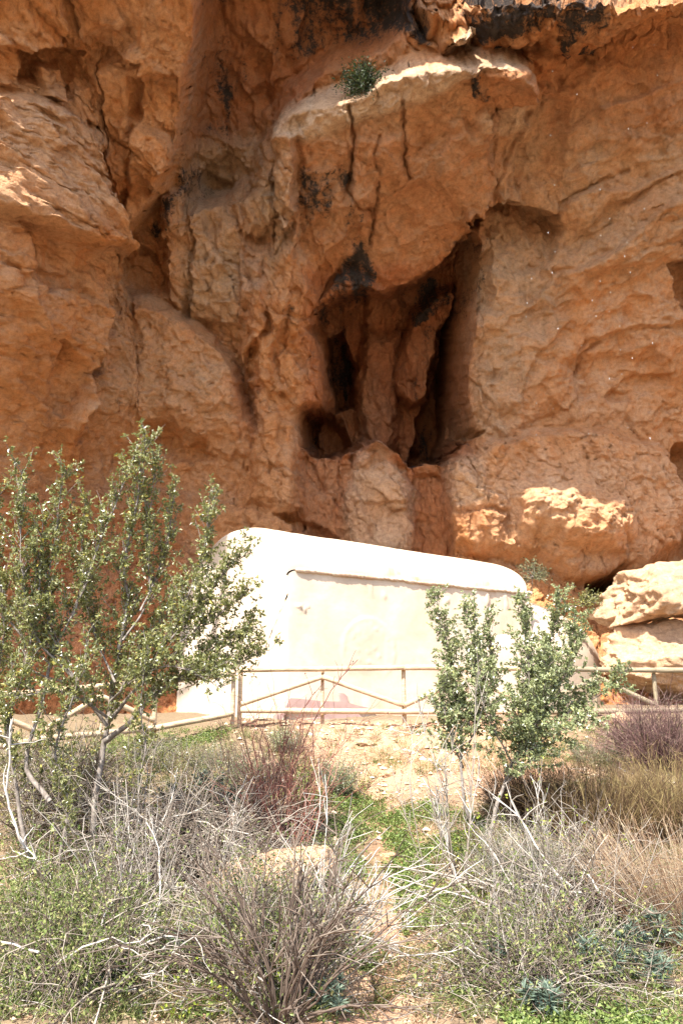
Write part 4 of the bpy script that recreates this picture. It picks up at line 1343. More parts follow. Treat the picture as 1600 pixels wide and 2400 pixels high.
def shrub(name, label, cat, stems, rg, leaf_mat, leaf=(0.036, 0.020), shoot_step=0.11, shoot_len=(0.2, 0.6), twig_step=0.05, leaf_per=7,
          bark=M_BARK, up=0.25, group=None, spread=0.75, yellow=0.03, upright=0.5):
    """stems: list of (points, r0, r1, leafy_from, density). A tree of trunk, branches (one part each) and crown leaves."""
    base = np.asarray(stems[0][0][0], float)
    root = empty(name, base)
    tag(root, label, cat, group)
    gt = Geo(); LP, LD = [], []
    gl = Geo()
    for si, (pts, r0, r1, lf, dens) in enumerate(stems):
        sp, L = resample(spline(np.array(pts), 8), 0.06)
        n = len(sp)
        sp = sp + 0.012 * np.stack([noise(np.arange(n) * 0.35, si + 0.5, 0.3), noise(np.arange(n) * 0.35, si + 9.5, 0.3), noise(np.arange(n) * 0.35, si + 5.5, 0.3)], -1)
        rad = r0 + (r1 - r0) * np.linspace(0, 1, n) ** 0.8
        if si == 0 or r0 > 0.02:
            gs = Geo(); gs.tube(sp, rad, 8, 0.5)
            gs.build('trunk' if si == 0 else 'branch', bark, root)
        else:
            gt.tube(sp, rad, 6, 0.5)
        dirs = unit(np.gradient(sp, axis=0))
        cnt = max(1, int((1 - lf) * L / (shoot_step / dens)))
        fr = lf + (1 - lf) * (np.arange(cnt) + rg.random(cnt)) / cnt
        k = np.clip((fr * (n - 1)).astype(int), 0, n - 1)
        d = unit(dirs[k] * upright + unit(rg.normal(size=(cnt, 3))) * spread + np.array([0, 0, up]))
        sl = rg.uniform(*shoot_len, cnt) * (1.05 - 0.6 * fr)
        sh = wander_many(sp[k], d, sl, 5, rg, 0.16, 0.06)
        add_tubes(gt, sh, np.linspace(0.0045, 0.0018, 6)[None, :], 3, np.full(cnt, 0.5))
        ntw = np.maximum(1, (sl / twig_step).astype(int))
        own = np.repeat(np.arange(cnt), ntw)
        u = rg.uniform(0.12, 1, len(own)) * 5
        i0 = np.clip(u.astype(int), 0, 4); f = (u - i0)[:, None]
        tp = sh[own, i0] * (1 - f) + sh[own, i0 + 1] * f
        sd = unit(sh[own, i0 + 1] - sh[own, i0])
        td = unit(sd * 0.6 + unit(rg.normal(size=(len(own), 3))) * 0.8 + np.array([0, 0, 0.2]))
        tl = rg.uniform(0.03, 0.11, (len(own), 1))
        nle = np.maximum(2, (leaf_per * rg.uniform(0.5, 1.3, len(own))).astype(int))
        o2 = np.repeat(np.arange(len(own)), nle)
        LP.append(tp[o2] + td[o2] * tl[o2] * rg.uniform(0.1, 1, (len(o2), 1)))
        LD.append(td[o2] * 0.6 + rg.normal(size=(len(o2), 3)) * 0.75)
        # leafy tip
        tipn = max(6, int(leaf_per * 2))
        kk = rg.integers(int(n * 0.8), n, tipn)
        LP.append(sp[kk] + rg.normal(size=(tipn, 3)) * 0.02); LD.append(dirs[kk] + rg.normal(size=(tipn, 3)) * 0.6)
    P = np.vstack(LP); D = np.vstack(LD)
    clump = 0.5 + 0.45 * fbm(P[:, 0] * 3.5, P[:, 1] * 3.5, P[:, 2] * 3.5, 2)
    tint = np.clip(0.55 * clump + 0.42 * rg.random(len(P)), 0, 0.92)
    ye = rg.random(len(P)) < yellow
    tint[ye] = rg.uniform(0.93, 1, ye.sum())
    leaves_mesh(gl, P, D, leaf[0], leaf[1], rg, tint)
    gt.build('twigs', bark, root)
    gl.build('crown', leaf_mat, root, False)
    return root, len(P)


def pl(*pts):
    return [at(*p) for p in pts]


rg = np.random.default_rng(101)
# --- tall olive-leaved tree on the left: trunk and boughs
b0 = gp(216, 2060)
Y0 = b0[1]
stems = [
    ([b0 - np.array([0, 0, 0.15]), at(222, 1900, Y0), at(240, 1770, Y0 + 0.1), at(256, 1680, Y0 + 0.15), at(272, 1560, Y0 + 0.2), at(300, 1420, Y0 + 0.1), at(292, 1320, Y0), at(320, 1180, Y0), at(345, 1010, Y0 - 0.1)], 0.042, 0.005, 0.30, 1.5),
    ([at(246, 1735, Y0 + 0.1), at(300, 1698, Y0 - 0.1), at(362, 1630, Y0 - 0.2), at(430, 1592, Y0 - 0.2), at(520, 1570, Y0 - 0.3), at(612, 1528, Y0 - 0.3)], 0.034, 0.004, 0.3, 3.0),
    ([at(120, 1880, Y0 - 0.5), at(62, 1790, Y0 - 0.4), at(100, 1650, Y0 - 0.3), at(126, 1530, Y0 - 0.2), at(190, 1400, Y0 - 0.2), at(235, 1270, Y0 - 0.1), at(285, 1150, Y0), at(325, 1040, Y0)], 0.026, 0.004, 0.34, 1.3),
    ([at(256, 1690, Y0 + 0.1), at(330, 1600, Y0 - 0.2), at(400, 1490, Y0 - 0.3), at(440, 1400, Y0 - 0.3), at(475, 1290, Y0 - 0.3), at(503, 1165, Y0 - 0.3)], 0.024, 0.003, 0.25, 1.4),
    ([at(400, 1500, Y0 - 0.3), at(455, 1430, Y0 - 0.4), at(510, 1360, Y0 - 0.4), at(572, 1300, Y0 - 0.5)], 0.012, 0.003, 0.1, 1.7),
    ([at(400, 1520, Y0 - 0.3), at(470, 1470, Y0 - 0.4), at(540, 1420, Y0 - 0.4), at(575, 1392, Y0 - 0.5)], 0.010, 0.003, 0.1, 1.6),
    ([at(420, 1590, Y0 - 0.2), at(500, 1520, Y0 - 0.3), at(560, 1500, Y0 - 0.3), at(580, 1470, Y0 - 0.3)], 0.010, 0.003, 0.1, 1.9),
    ([at(250, 1700, Y0), at(180, 1600, Y0 - 0.2), at(110, 1440, Y0 - 0.3), at(130, 1260, Y0 - 0.3), at(150, 1100, Y0 - 0.3)], 0.02, 0.003, 0.2, 1.4),
    ([at(180, 1600, Y0 - 0.2), at(80, 1480, Y0 - 0.4), at(50, 1300, Y0 - 0.5), at(52, 1100, Y0 - 0.5)], 0.016, 0.003, 0.2, 1.4),
    ([at(120, 1560, Y0 + 0.2), at(20, 1450, Y0 + 0.1), at(-30, 1300, Y0), at(0, 1150, Y0)], 0.016, 0.003, 0.2, 1.3),
    ([at(150, 1600, Y0 + 0.3), at(40, 1560, Y0 + 0.1), at(-60, 1520, Y0), at(-140, 1420, Y0)], 0.016, 0.003, 0.2, 1.3),
    ([at(290, 1500, Y0), at(350, 1400, Y0 + 0.1), at(345, 1280, Y0 + 0.1), at(362, 1090, Y0 + 0.1)], 0.014, 0.003, 0.2, 1.3),
    ([at(330, 1430, Y0), at(375, 1330, Y0 + 0.2), at(400, 1230, Y0 + 0.2), at(408, 1135, Y0 + 0.2)], 0.012, 0.003, 0.2, 1.2),
    ([at(270, 1600, Y0), at(220, 1480, Y0 + 0.3), at(190, 1330, Y0 + 0.3), at(200, 1180, Y0 + 0.3)], 0.014, 0.003, 0.15, 1.4),
    ([at(280, 1620, Y0), at(330, 1540, Y0 + 0.2), at(380, 1460, Y0 + 0.2), at(420, 1390, Y0 + 0.2)], 0.014, 0.003, 0.1, 1.6),
    ([at(250, 1680, Y0 - 0.1), at(190, 1640, Y0 - 0.4), at(120, 1620, Y0 - 0.5), at(30, 1640, Y0 - 0.6)], 0.016, 0.003, 0.1, 1.4),
    ([at(60, 1990, Y0 - 0.3), at(40, 1850, Y0 - 0.3), at(20, 1700, Y0 - 0.4), at(60, 1560, Y0 - 0.4), at(90, 1400, Y0 - 0.4), at(100, 1220, Y0 - 0.4)], 0.024, 0.003, 0.15, 1.1),
    ([at(140, 2020, Y0 - 0.6), at(160, 1880, Y0 - 0.6), at(130, 1760, Y0 - 0.6), at(170, 1640, Y0 - 0.7), at(210, 1500, Y0 - 0.6)], 0.02, 0.003, 0.1, 1.1),
    ([at(-60, 1980, Y0 - 0.2), at(-40, 1800, Y0 - 0.2), at(-20, 1650, Y0 - 0.3), at(10, 1480, Y0 - 0.3), at(-10, 1250, Y0 - 0.3)], 0.022, 0.003, 0.1, 1.2),
    ([at(280, 2000, Y0 - 0.3), at(310, 1880, Y0 - 0.4), at(340, 1760, Y0 - 0.5), at(330, 1640, Y0 - 0.5), at(350, 1520, Y0 - 0.5)], 0.014, 0.003, 0.2, 0.8),
    ([at(262, 1640, Y0 - 0.1), at(320, 1590, Y0 - 0.4), at(400, 1560, Y0 - 0.5), at(480, 1590, Y0 - 0.6), at(520, 1620, Y0 - 0.6)], 0.014, 0.003, 0.1, 1.4),
]
_, nl = shrub('evergreen_tree', 'tall olive-leaved shrubby tree with pale trunk standing left of the chapel', 'tree', stems, rg, L_OLIVE, leaf=(0.044, 0.026),
              shoot_step=0.050, shoot_len=(0.22, 0.8), twig_step=0.036, leaf_per=6, upright=0.9, spread=0.62, up=0.4, yellow=0.05)

# --- silver-green shrub on the right, two bushy heads from one foot
b1 = gp(1140, 1985); Y1 = b1[1]
stems = [
    ([b1 - np.array([0, 0, 0.1]), at(1160, 1900, Y1), at(1196, 1800, Y1 + 0.1), at(1236, 1715, Y1 + 0.1), at(1260, 1620, Y1 + 0.1), at(1290, 1500, Y1 + 0.1), at(1312, 1395, Y1)], 0.030, 0.004, 0.36, 2.0),
    ([b1, at(1092, 1900, Y1 - 0.1), at(1080, 1790, Y1 - 0.1), at(1078, 1680, Y1), at(1060, 1560, Y1), at(1030, 1450, Y1), at(1022, 1392, Y1)], 0.024, 0.003, 0.42, 1.7),
    ([at(1085, 1740, Y1 - 0.1), at(1115, 1620, Y1 - 0.1), at(1105, 1500, Y1 - 0.1), at(1086, 1415, Y1 - 0.1)], 0.012, 0.003, 0.1, 1.6),
    ([at(1090, 1760, Y1 + 0.1), at(1140, 1640, Y1 + 0.1), at(1150, 1520, Y1 + 0.1), at(1140, 1435, Y1 + 0.1)], 0.012, 0.003, 0.1, 1.3),
    ([at(1220, 1750, Y1), at(1240, 1620, Y1 - 0.2), at(1230, 1500, Y1 - 0.2), at(1222, 1405, Y1 - 0.2)], 0.012, 0.003, 0.1, 1.7),
    ([at(1230, 1720, Y1), at(1290, 1640, Y1 - 0.1), at(1340, 1540, Y1 - 0.1), at(1345, 1440, Y1 - 0.1)], 0.012, 0.003, 0.1, 1.8),
    ([at(1240, 1720, Y1), at(1330, 1670, Y1), at(1420, 1620, Y1), at(1470, 1570, Y1)], 0.012, 0.003, 0.25, 1.5),
    ([at(1200, 1790, Y1), at(1280, 1730, Y1 - 0.3), at(1350, 1700, Y1 - 0.4), at(1385, 1680, Y1 - 0.4)], 0.012, 0.003, 0.1, 1.9),
    ([at(1200, 1790, Y1), at(1150, 1700, Y1 - 0.3), at(1130, 1640, Y1 - 0.4), at(1120, 1560, Y1 - 0.4)], 0.012, 0.003, 0.1, 0.7),
    ([at(1085, 1800, Y1), at(1055, 1720, Y1 - 0.2), at(1040, 1650, Y1 - 0.2), at(1045, 1580, Y1 - 0.2)], 0.010, 0.003, 0.1, 1.8),
    ([at(1215, 1760, Y1), at(1260, 1690, Y1 - 0.3), at(1280, 1600, Y1 - 0.35), at(1270, 1530, Y1 - 0.35)], 0.010, 0.003, 0.0, 2.2),
    ([at(1180, 1840, Y1), at(1240, 1790, Y1 - 0.2), at(1260, 1770, Y1 - 0.3)], 0.010, 0.003, 0.1, 1.2),
]
_, nl = shrub('evergreen_shrub', 'silver-green leafy shrub with two bushy heads in front of the apse', 'shrub', stems, rg, L_SILVER, leaf=(0.040, 0.027),
              shoot_step=0.034, shoot_len=(0.16, 0.55), twig_step=0.034, leaf_per=8, yellow=0.04, upright=0.55, up=0.4, spread=0.8)

# ------------------------------------------------------------------ undergrowth
def thicket(name, label, cat, region, n, length, rad, mat, rg, arch=0.6, lift=(0.0, 0.15), tint=(0.2, 0.9), up=(0.2, 0.9), side_twigs=2, leaves=None, wob=0.16,
            group=None, seg=7, lean=(0, 0), part='stems', curl=0.0):
    """Tangle of thin canes: region is a list of (px, py) ground pixels the canes spring from."""
    reg = np.array(region, float)
    root = empty(name, gp(*reg.mean(0)))
    tag(root, label, cat, group)
    g = Geo(); LP = []; LD = []
    base_pts = np.array([gp(*q) for q in reg])
    w = rg.dirichlet(np.full(len(reg), 0.8), n)
    b = w @ base_pts
    b[:, :2] += rg.normal(size=(n, 2)) * 0.06
    b[:, 2] = ground_z(b[:, 0], b[:, 1]) + rg.uniform(*lift, n)
    a = rg.uniform(0, 2 * math.pi, n); e = rg.uniform(*up, n)
    d = np.stack([np.cos(a) * (1 - e) + lean[0], np.sin(a) * (1 - e) + lean[1], e], -1)
    L = length * rg.uniform(0.45, 1.25, n)
    pts = wander_many(b, d, L, seg, rg, wob, -arch / seg)
    pts[..., 2] = np.maximum(pts[..., 2], ground_z(pts[..., 0], pts[..., 1]) + 0.01)
    tn = rg.uniform(*tint, n)
    r = rad * rg.uniform(0.6, 1.4, (n, 1))
    add_tubes(g, pts, r * np.linspace(1, 0.45, seg + 1)[None, :], 4 if rad > 0.004 else 3, tn)
    for k in range(side_twigs):
        q = rg.integers(2, seg + 1, n)
        td = unit(pick(pts, q) - pick(pts, q - 1)) + rg.normal(size=(n, 3)) * 0.7
        tw = wander_many(pick(pts, q), td, L * rg.uniform(0.12, 0.4, n), 3, rg, 0.25, -arch / 8)
        add_tubes(g, tw, r * np.linspace(0.5, 0.25, 4)[None, :], 3, tn * 0.9)
        if leaves:
            o = np.repeat(np.nonzero(rg.random(n) < leaves[3])[0], max(1, leaves[4] // 2))
            LP.append(tw[o, rg.integers(1, 4, len(o))] + rg.normal(size=(len(o), 3)) * 0.02); LD.append(rg.normal(size=(len(o), 3)) + np.array([0, 0, 0.4]))
    g.build(part, mat, root)
    if LP:
        gl = Geo()
        leaves_mesh(gl, np.vstack(LP), np.vstack(LD), leaves[1], leaves[2], rg)
        gl.build('leaves', leaves[0], root, False)
    return root


def bush(name, label, cat, px, py, n, height, spread, mat, rg, rad=0.0025, tint=(0.1, 1.0), lean=(0, 0), seg=5, twigs=3, grav=0.02, leaves=None, base_r=0.15, wob=0.10, group=None):
    """Many fine stems springing from one foot."""
    b0 = gp(px, py)
    root = empty(name, b0)
    tag(root, label, cat, group)
    g = Geo(); LP = []; LD = []
    a = rg.uniform(0, 2 * math.pi, n); s = spread * np.sqrt(rg.random(n))
    b = b0 + np.stack([np.cos(a) * base_r * s / spread, np.sin(a) * base_r * s / spread, 0 * a], -1)
    b[:, 2] = ground_z(b[:, 0], b[:, 1])
    d = np.stack([np.cos(a) * s + lean[0], np.sin(a) * s + lean[1], 1 + 0 * a], -1)
    L = height * rg.uniform(0.5, 1.1, n)
    pts = wander_many(b, d, L, seg, rg, wob, grav)
    pts[..., 2] = np.maximum(pts[..., 2], ground_z(pts[..., 0], pts[..., 1]) + 0.01)
    tn = rg.uniform(*tint, n)
    add_tubes(g, pts, rad * np.linspace(1, 0.45, seg + 1)[None, :], 3 if rad < 0.004 else 5, np.clip(tn[:, None] * np.linspace(0.55, 1.15, seg + 1)[None, :], 0, 1))
    for k in range(twigs):
        q = rg.integers(seg // 2, seg + 1, n)
        tw = wander_many(pick(pts, q), unit(pick(pts, q) - pick(pts, q - 1)) + rg.normal(size=(n, 3)) * 0.45, L * rg.uniform(0.1, 0.3, n), 2, rg, 0.15, grav)
        add_tubes(g, tw, rad * np.linspace(0.6, 0.35, 3)[None, :], 3, np.clip(tn * 1.1, 0, 1))
        if leaves:
            o = np.repeat(np.nonzero(rg.random(n) < leaves[3])[0], max(1, leaves[4] // 2))
            LP.append(tw[o, rg.integers(0, 3, len(o))] + rg.normal(size=(len(o), 3)) * 0.015); LD.append(rg.normal(size=(len(o), 3)) + np.array([0, 0, 0.6]))
    g.build('stems', mat, root)
    if LP:
        gl = Geo()
        leaves_mesh(gl, np.vstack(LP), np.vstack(LD), leaves[1], leaves[2], rg)
        gl.build('leaves', leaves[0], root, False)
    return root


rg = np.random.default_rng(202)
L_GRASS = mat_leaf('grass_blades', [(0.0, (0.06, 0.085, 0.022)), (0.5, (0.14, 0.18, 0.05)), (0.85, (0.25, 0.27, 0.10)), (1.0, (0.38, 0.34, 0.16))], 0.6, 0.3, 0.3)
# dead tangles
thicket('bramble_thicket', 'heap of grey dead sticks lying left of centre beneath the tree', 'thicket',
        [(240, 2010), (420, 1960), (560, 1950), (740, 2000), (700, 2100), (420, 2110), (250, 2120)], 950, 1.0, 0.0055, M_TWIG, rg, arch=0.9, lift=(0.0, 0.35), tint=(0.1, 0.85), up=(0.0, 0.6), side_twigs=2,
        leaves=(L_GRASS, 0.035, 0.02, 0.25, 6))
thicket('bramble_thicket', 'dark bramble tangle around the foot of the tall tree', 'thicket',
        [(-20, 1850), (120, 1830), (300, 1860), (330, 1960), (150, 2050), (-20, 2050)], 750, 0.95, 0.005, M_TWIG, rg, arch=0.6, lift=(0.0, 0.3), tint=(0.0, 0.8), up=(0.2, 0.9), side_twigs=3,
        leaves=(L_OLIVE, 0.036, 0.023, 0.6, 9))
thicket('bramble_thicket', 'reddish thorny canes arching up in the middle of the bank', 'thicket',
        [(560, 1990), (650, 1960), (740, 1960), (700, 2050)], 150, 1.35, 0.0045, M_RED, rg, arch=0.30, lift=(0, 0.05), tint=(0.2, 1.0), up=(0.55, 0.95), side_twigs=3, wob=0.12)
thicket('bramble_thicket', 'grey dead sticks piled beside the olive brush on the right', 'thicket',
        [(1250, 2120), (1330, 2060), (1450, 2060), (1540, 2150), (1420, 2230), (1280, 2220)], 620, 0.75, 0.005, M_TWIG, rg, arch=0.8, lift=(0.0, 0.3), tint=(0.05, 0.85), up=(0.0, 0.7), side_twigs=2,
        leaves=(L_LIME, 0.03, 0.02, 0.05, 5))
thicket('bramble_thicket', 'pale dead stalks lying across the bottom right corner', 'thicket',
        [(960, 2260), (1150, 2200), (1400, 2240), (1600, 2220), (1620, 2420), (1200, 2440), (980, 2420)], 700, 0.62, 0.0038, M_TWIG, rg, arch=0.7, lift=(0.0, 0.2), tint=(0.05, 0.85), up=(0.0, 0.8), side_twigs=2,
        leaves=(L_GRASS, 0.032, 0.016, 0.9, 12))
thicket('bramble_thicket', 'fine grey-olive twigs filling the bottom left corner', 'thicket',
        [(-30, 2150), (150, 2120), (330, 2180), (380, 2420), (150, 2450), (-40, 2440)], 850, 0.55, 0.0034, M_TWIG, rg, arch=0.5, lift=(0.0, 0.25), tint=(0.0, 0.7), up=(0.2, 0.9), side_twigs=3,
        leaves=(L_GRASS, 0.032, 0.017, 0.95, 13))
thicket('bramble_thicket', 'tan briar stems between the boulder and the bottom edge', 'thicket',
        [(380, 2220), (560, 2180), (760, 2200), (820, 2300), (700, 2440), (420, 2440)], 750, 0.65, 0.0036, M_TWIG, rg, arch=0.5, lift=(0.0, 0.2), tint=(0.05, 0.95), up=(0.2, 0.9), side_twigs=3,
        leaves=(L_GRASS, 0.030, 0.016, 0.7, 10))
# thicker weathered sticks lying over the tangles
thicket('fallen_branches', 'thick whitish fallen sticks strewn over the left heap', 'branches', [(60, 2000), (300, 1960), (560, 1960), (720, 2080), (450, 2140), (120, 2100)], 34, 1.25, 0.0105, M_TWIG, rg,
        arch=0.35, lift=(0.15, 0.5), tint=(0.5, 0.95), up=(0.0, 0.45), side_twigs=5, wob=0.17)
thicket('fallen_branches', 'thick whitish fallen sticks strewn over the lower right brush', 'branches', [(1000, 2230), (1200, 2160), (1450, 2120), (1580, 2220), (1400, 2330), (1100, 2330)], 30, 0.95, 0.0085, M_TWIG, rg,
        arch=0.35, lift=(0.15, 0.4), tint=(0.5, 0.95), up=(0.0, 0.45), side_twigs=5, wob=0.17)
thicket('fallen_branches', 'weathered sticks strewn along the bottom left edge', 'branches', [(-20, 2250), (200, 2200), (420, 2260), (430, 2420), (50, 2440)], 45, 0.8, 0.007, M_TWIG, rg,
        arch=0.35, lift=(0.15, 0.4), tint=(0.45, 1.0), up=(0.0, 0.5), side_twigs=5, wob=0.17)
thicket('young_ivy', 'bright green leafy runners in the gaps of the left tangle', 'plant', [(-20, 1960), (200, 1960), (420, 2040), (330, 2200), (-20, 2230)], 170, 0.5, 0.003, M_BROOM, rg,
        arch=0.5, lift=(0.0, 0.2), tint=(0.2, 0.8), up=(0.2, 0.8), side_twigs=3, leaves=(L_HERB, 0.042, 0.034, 0.8, 6))
thicket('young_ivy', 'bright green leafy runners in the gaps of the lower middle tangle', 'plant', [(400, 2260), (620, 2230), (760, 2330), (600, 2430), (420, 2430)], 110, 0.4, 0.003, M_BROOM, rg,
        arch=0.5, lift=(0.0, 0.15), tint=(0.2, 0.8), up=(0.2, 0.8), side_twigs=3, leaves=(L_LIME, 0.03, 0.024, 0.6, 6))
thicket('young_ivy', 'bright green leafy runners at the foot of the forked shrub', 'plant', [(1060, 2000), (1180, 1990), (1240, 2140), (1080, 2180)], 130, 0.42, 0.003, M_BROOM, rg,
        arch=0.5, lift=(0.0, 0.15), tint=(0.2, 0.8), up=(0.2, 0.8), side_twigs=3, leaves=(L_LIME, 0.034, 0.027, 0.6, 6))
# dark-stemmed briar in the middle foreground
bush('briar_bush', 'leafless dark-stemmed briar spreading from the bottom centre', 'bush', 650, 2400, 60, 1.15, 0.95, M_TWIG, rg, rad=0.008, tint=(0.0, 0.45), seg=9, twigs=9, grav=-0.02, base_r=0.12, wob=0.13)
bush('briar_bush', 'pale long-stemmed briar leaning over the earth runnel', 'bush', 720, 2330, 26, 1.35, 0.5, M_TWIG, rg, rad=0.0065, tint=(0.7, 1.0), lean=(0.65, 0.1), seg=9, twigs=7, grav=-0.02, base_r=0.15, wob=0.12)
thicket('tall_dry_stalks', 'tall thin dry stalks standing over the left tangle', 'stalks', [(60, 2100), (300, 2060), (560, 2100), (700, 2200), (300, 2330), (60, 2300)], 110, 1.15, 0.0042, M_TWIG, rg,
        arch=0.15, lift=(0, 0.05), tint=(0.2, 0.95), up=(0.6, 0.98), side_twigs=5, wob=0.10)
thicket('tall_dry_stalks', 'tall thin dry stalks standing over the lower right tangle', 'stalks', [(1000, 2200), (1200, 2120), (1420, 2180), (1560, 2300), (1250, 2380), (1020, 2360)], 100, 0.95, 0.0040, M_TWIG, rg,
        arch=0.15, lift=(0, 0.05), tint=(0.2, 0.95), up=(0.6, 0.98), side_twigs=5, wob=0.10)
# broom on the right
bush('broom_bush', 'brown-olive broom bush right of the silver-green shrub', 'bush', 1400, 1960, 1500, 0.82, 1.15, M_BROOM, rg, rad=0.0030, tint=(0.05, 0.85), twigs=2, grav=0.03, base_r=0.35, wob=0.12)
bush('broom_bush', 'yellowish broom bush at the right edge of the picture', 'bush', 1590, 1960, 1050, 0.85, 1.0, M_BROOM, rg, rad=0.0030, tint=(0.15, 1.0), twigs=2, grav=0.03, base_r=0.35, wob=0.12)
bush('broom_bush', 'dark brown broom in the hollow behind the forked shrub foot', 'bush', 1235, 1930, 900, 0.7, 0.8, M_BROOM, rg, rad=0.0024, tint=(0.0, 0.6), twigs=3, grav=0.02, base_r=0.25, wob=0.14)
bush('dry_reed_clump', 'tan straw stems slanting at the right edge', 'grass clump', 1590, 2190, 900, 0.85, 0.45, M_STRAW, rg, rad=0.0026, tint=(0.0, 0.9), lean=(-0.35, 0.0), twigs=1, grav=-0.02, base_r=0.4, wob=0.07)
bush('heath_bush', 'purple-twigged heath bush under the grey fence', 'bush', 1560, 1785, 900, 0.95, 1.2, M_PURPLE, rg, rad=0.0042, tint=(0.0, 0.9), twigs=4, grav=-0.02, base_r=0.4, wob=0.28,
     leaves=(L_GREY, 0.02, 0.012, 0.15, 5))
bush('grey_green_bush', 'fine grey-green brush in front of the forked shrub', 'bush', 1240, 2130, 900, 0.62, 0.7, M_TWIG, rg, rad=0.0022, tint=(0.3, 0.9), twigs=3, grav=0.02, base_r=0.22, wob=0.12,
     leaves=(L_GREY, 0.024, 0.010, 0.95, 9))
bush('grey_green_bush', 'small grey-green bush on the bank above the runnel', 'bush', 795, 1865, 260, 0.42, 0.6, M_TWIG, rg, rad=0.002, tint=(0.3, 0.9), twigs=4, grav=0.03, base_r=0.12,
     leaves=(L_SILVER, 0.026, 0.013, 0.95, 9))
bush('grey_green_bush', 'little bush under the fence stud on the bank', 'bush', 670, 1765, 160, 0.34, 0.7, M_TWIG, rg, rad=0.002, tint=(0.3, 0.9), twigs=4, grav=0.03, base_r=0.1,
     leaves=(L_SILVER, 0.024, 0.013, 0.9, 8))
bush('bare_sapling', 'thin bare grey sapling left of the silver-green shrub', 'sapling', 1085, 2110, 7, 1.75, 0.22, M_TWIG, rg, rad=0.009, tint=(0.5, 0.85), lean=(-0.10, 0), seg=10, twigs=12, grav=0.03, base_r=0.10, wob=0.07)
bush('bare_sapling', 'bare twiggy sapling between the runnel and the forked shrub', 'sapling', 1010, 2080, 4, 1.5, 0.2, M_TWIG, rg, rad=0.007, tint=(0.45, 0.8), lean=(0.02, 0), seg=10, twigs=12, grav=0.03, base_r=0.06, wob=0.07)
def traced_canes(name, label, cat, canes, mat, rg, hips=0):
    b0 = gp(*canes[0][0][0][:2])
    root = empty(name, b0)
    tag(root, label, cat)
    g = Geo(); gh = Geo()
    for pts, r, tn in canes:
        w = np.array([gp(*pts[0][:2])] + [at(*q) for q in pts[1:]])
        sp, L = resample(spline(w, 8), 0.05)
        n = len(sp)
        sp = sp + 0.014 * np.stack([noise(np.arange(n) * 0.5, r * 900 + 0.5, 0.3), noise(np.arange(n) * 0.5, r * 900 + 9.5, 0.3), noise(np.arange(n) * 0.5, r * 900 + 5.5, 0.3)], -1)
        g.tube(sp, np.linspace(r, r * 0.35, n), 5, tn)
        k = rg.integers(n // 4, n - 1, 10)
        tw = wander_many(sp[k], unit(sp[k + 1] - sp[k]) + rg.normal(size=(10, 3)) * 0.6, rg.uniform(0.1, 0.45, 10), 5, rg, 0.14, 0.02)
        add_tubes(g, tw, np.linspace(r * 0.45, r * 0.2, 6)[None, :], 4, np.full(10, tn))
        for q in range(hips):
            e = tw[rg.integers(0, 10), -1]
            v, qd, t = tube_arrays(np.array([e, e + [0, 0, 0.006], e + [0, 0, 0.016], e + [0, 0, 0.022]]), [0.002, 0.008, 0.008, 0.002], 6)
            gh.add(v, qd, t, 0.3)
    g.build('canes', mat, root)
    if hips: tag(gh.build('rose_hips', M_RED, root), kind='stuff')


traced_canes('rose_briar', 'dark wild rose cane with hips reaching up before the chapel wall', 'bush', [
    ([(640, 1990), (672, 1850, 9.2), (715, 1730, 9.3), (775, 1620, 9.4), (838, 1545, 9.5)], 0.011, 0.15), ([(630, 1970), (648, 1830, 9.1), (672, 1740, 9.1), (718, 1650, 9.2), (760, 1600, 9.2)], 0.009, 0.2),
    ([(660, 1990), (700, 1880, 9.2), (760, 1800, 9.3), (840, 1700, 9.4), (880, 1640, 9.4)], 0.006, 0.3), ([(600, 1990), (590, 1850, 9.0), (560, 1740, 9.0), (520, 1650, 9.0)], 0.005, 0.5)], M_RED, rg, hips=4)
traced_canes('bare_branch', 'long bent whitish branch standing at the left edge below the tree', 'branch', [
    ([(110, 2080), (60, 1990, 7.3), (20, 1880, 7.3), (20, 1800, 7.3), (28, 1720, 7.4)], 0.018, 0.95), ([(150, 2085), (110, 2040, 7.2), (60, 1985, 7.3)], 0.014, 0.95)], M_TWIG, rg)
traced_canes('bare_branch', 'long grey branch curving over the earth runnel from the dark briar', 'branch', [
    ([(640, 2330), (700, 2250, 6.6), (770, 2190, 6.7), (830, 2190, 6.7), (930, 2215, 6.7), (1020, 2230, 6.8)], 0.015, 0.85), ([(690, 2290), (760, 2160, 6.8), (830, 2060, 6.9), (890, 1985, 7.0)], 0.011, 0.9)], M_TWIG, rg)
traced_canes('bare_branch', 'whitish slanting sticks standing in the middle of the left heap', 'branch', [
    ([(320, 2080), (350, 1990, 7.9), (400, 1880, 8.0), (415, 1800, 8.0)], 0.011, 0.95), ([(480, 2030), (400, 1960, 7.9), (300, 1890, 7.9), (220, 1830, 7.9)], 0.010, 0.85), ([(560, 2110), (440, 2080, 7.6), (330, 2070, 7.6), (230, 2060, 7.6)], 0.012, 0.95)], M_TWIG, rg)
traced_canes('bare_branch', 'pale forked stick lying across the lower right spurges', 'branch', [
    ([(1240, 2260), (1330, 2215, 6.8), (1450, 2205, 6.9), (1560, 2195, 6.9)], 0.011, 0.95), ([(1280, 2330), (1340, 2260, 6.7), (1420, 2190, 6.9), (1560, 2150, 7.0)], 0.009, 0.9)], M_TWIG, rg)
# leaning lime-leaved spray on the right
bush('wild_shrub', 'grey sprawling branches with lime-green leaf tufts right of centre', 'shrub', 1300, 2070, 26, 0.85, 0.8, M_TWIG, rg, rad=0.006, tint=(0.6, 1.0), lean=(0.5, -0.1), seg=8, twigs=5, grav=0.0, base_r=0.2, wob=0.12,
     leaves=(L_LIME, 0.035, 0.022, 0.6, 9))

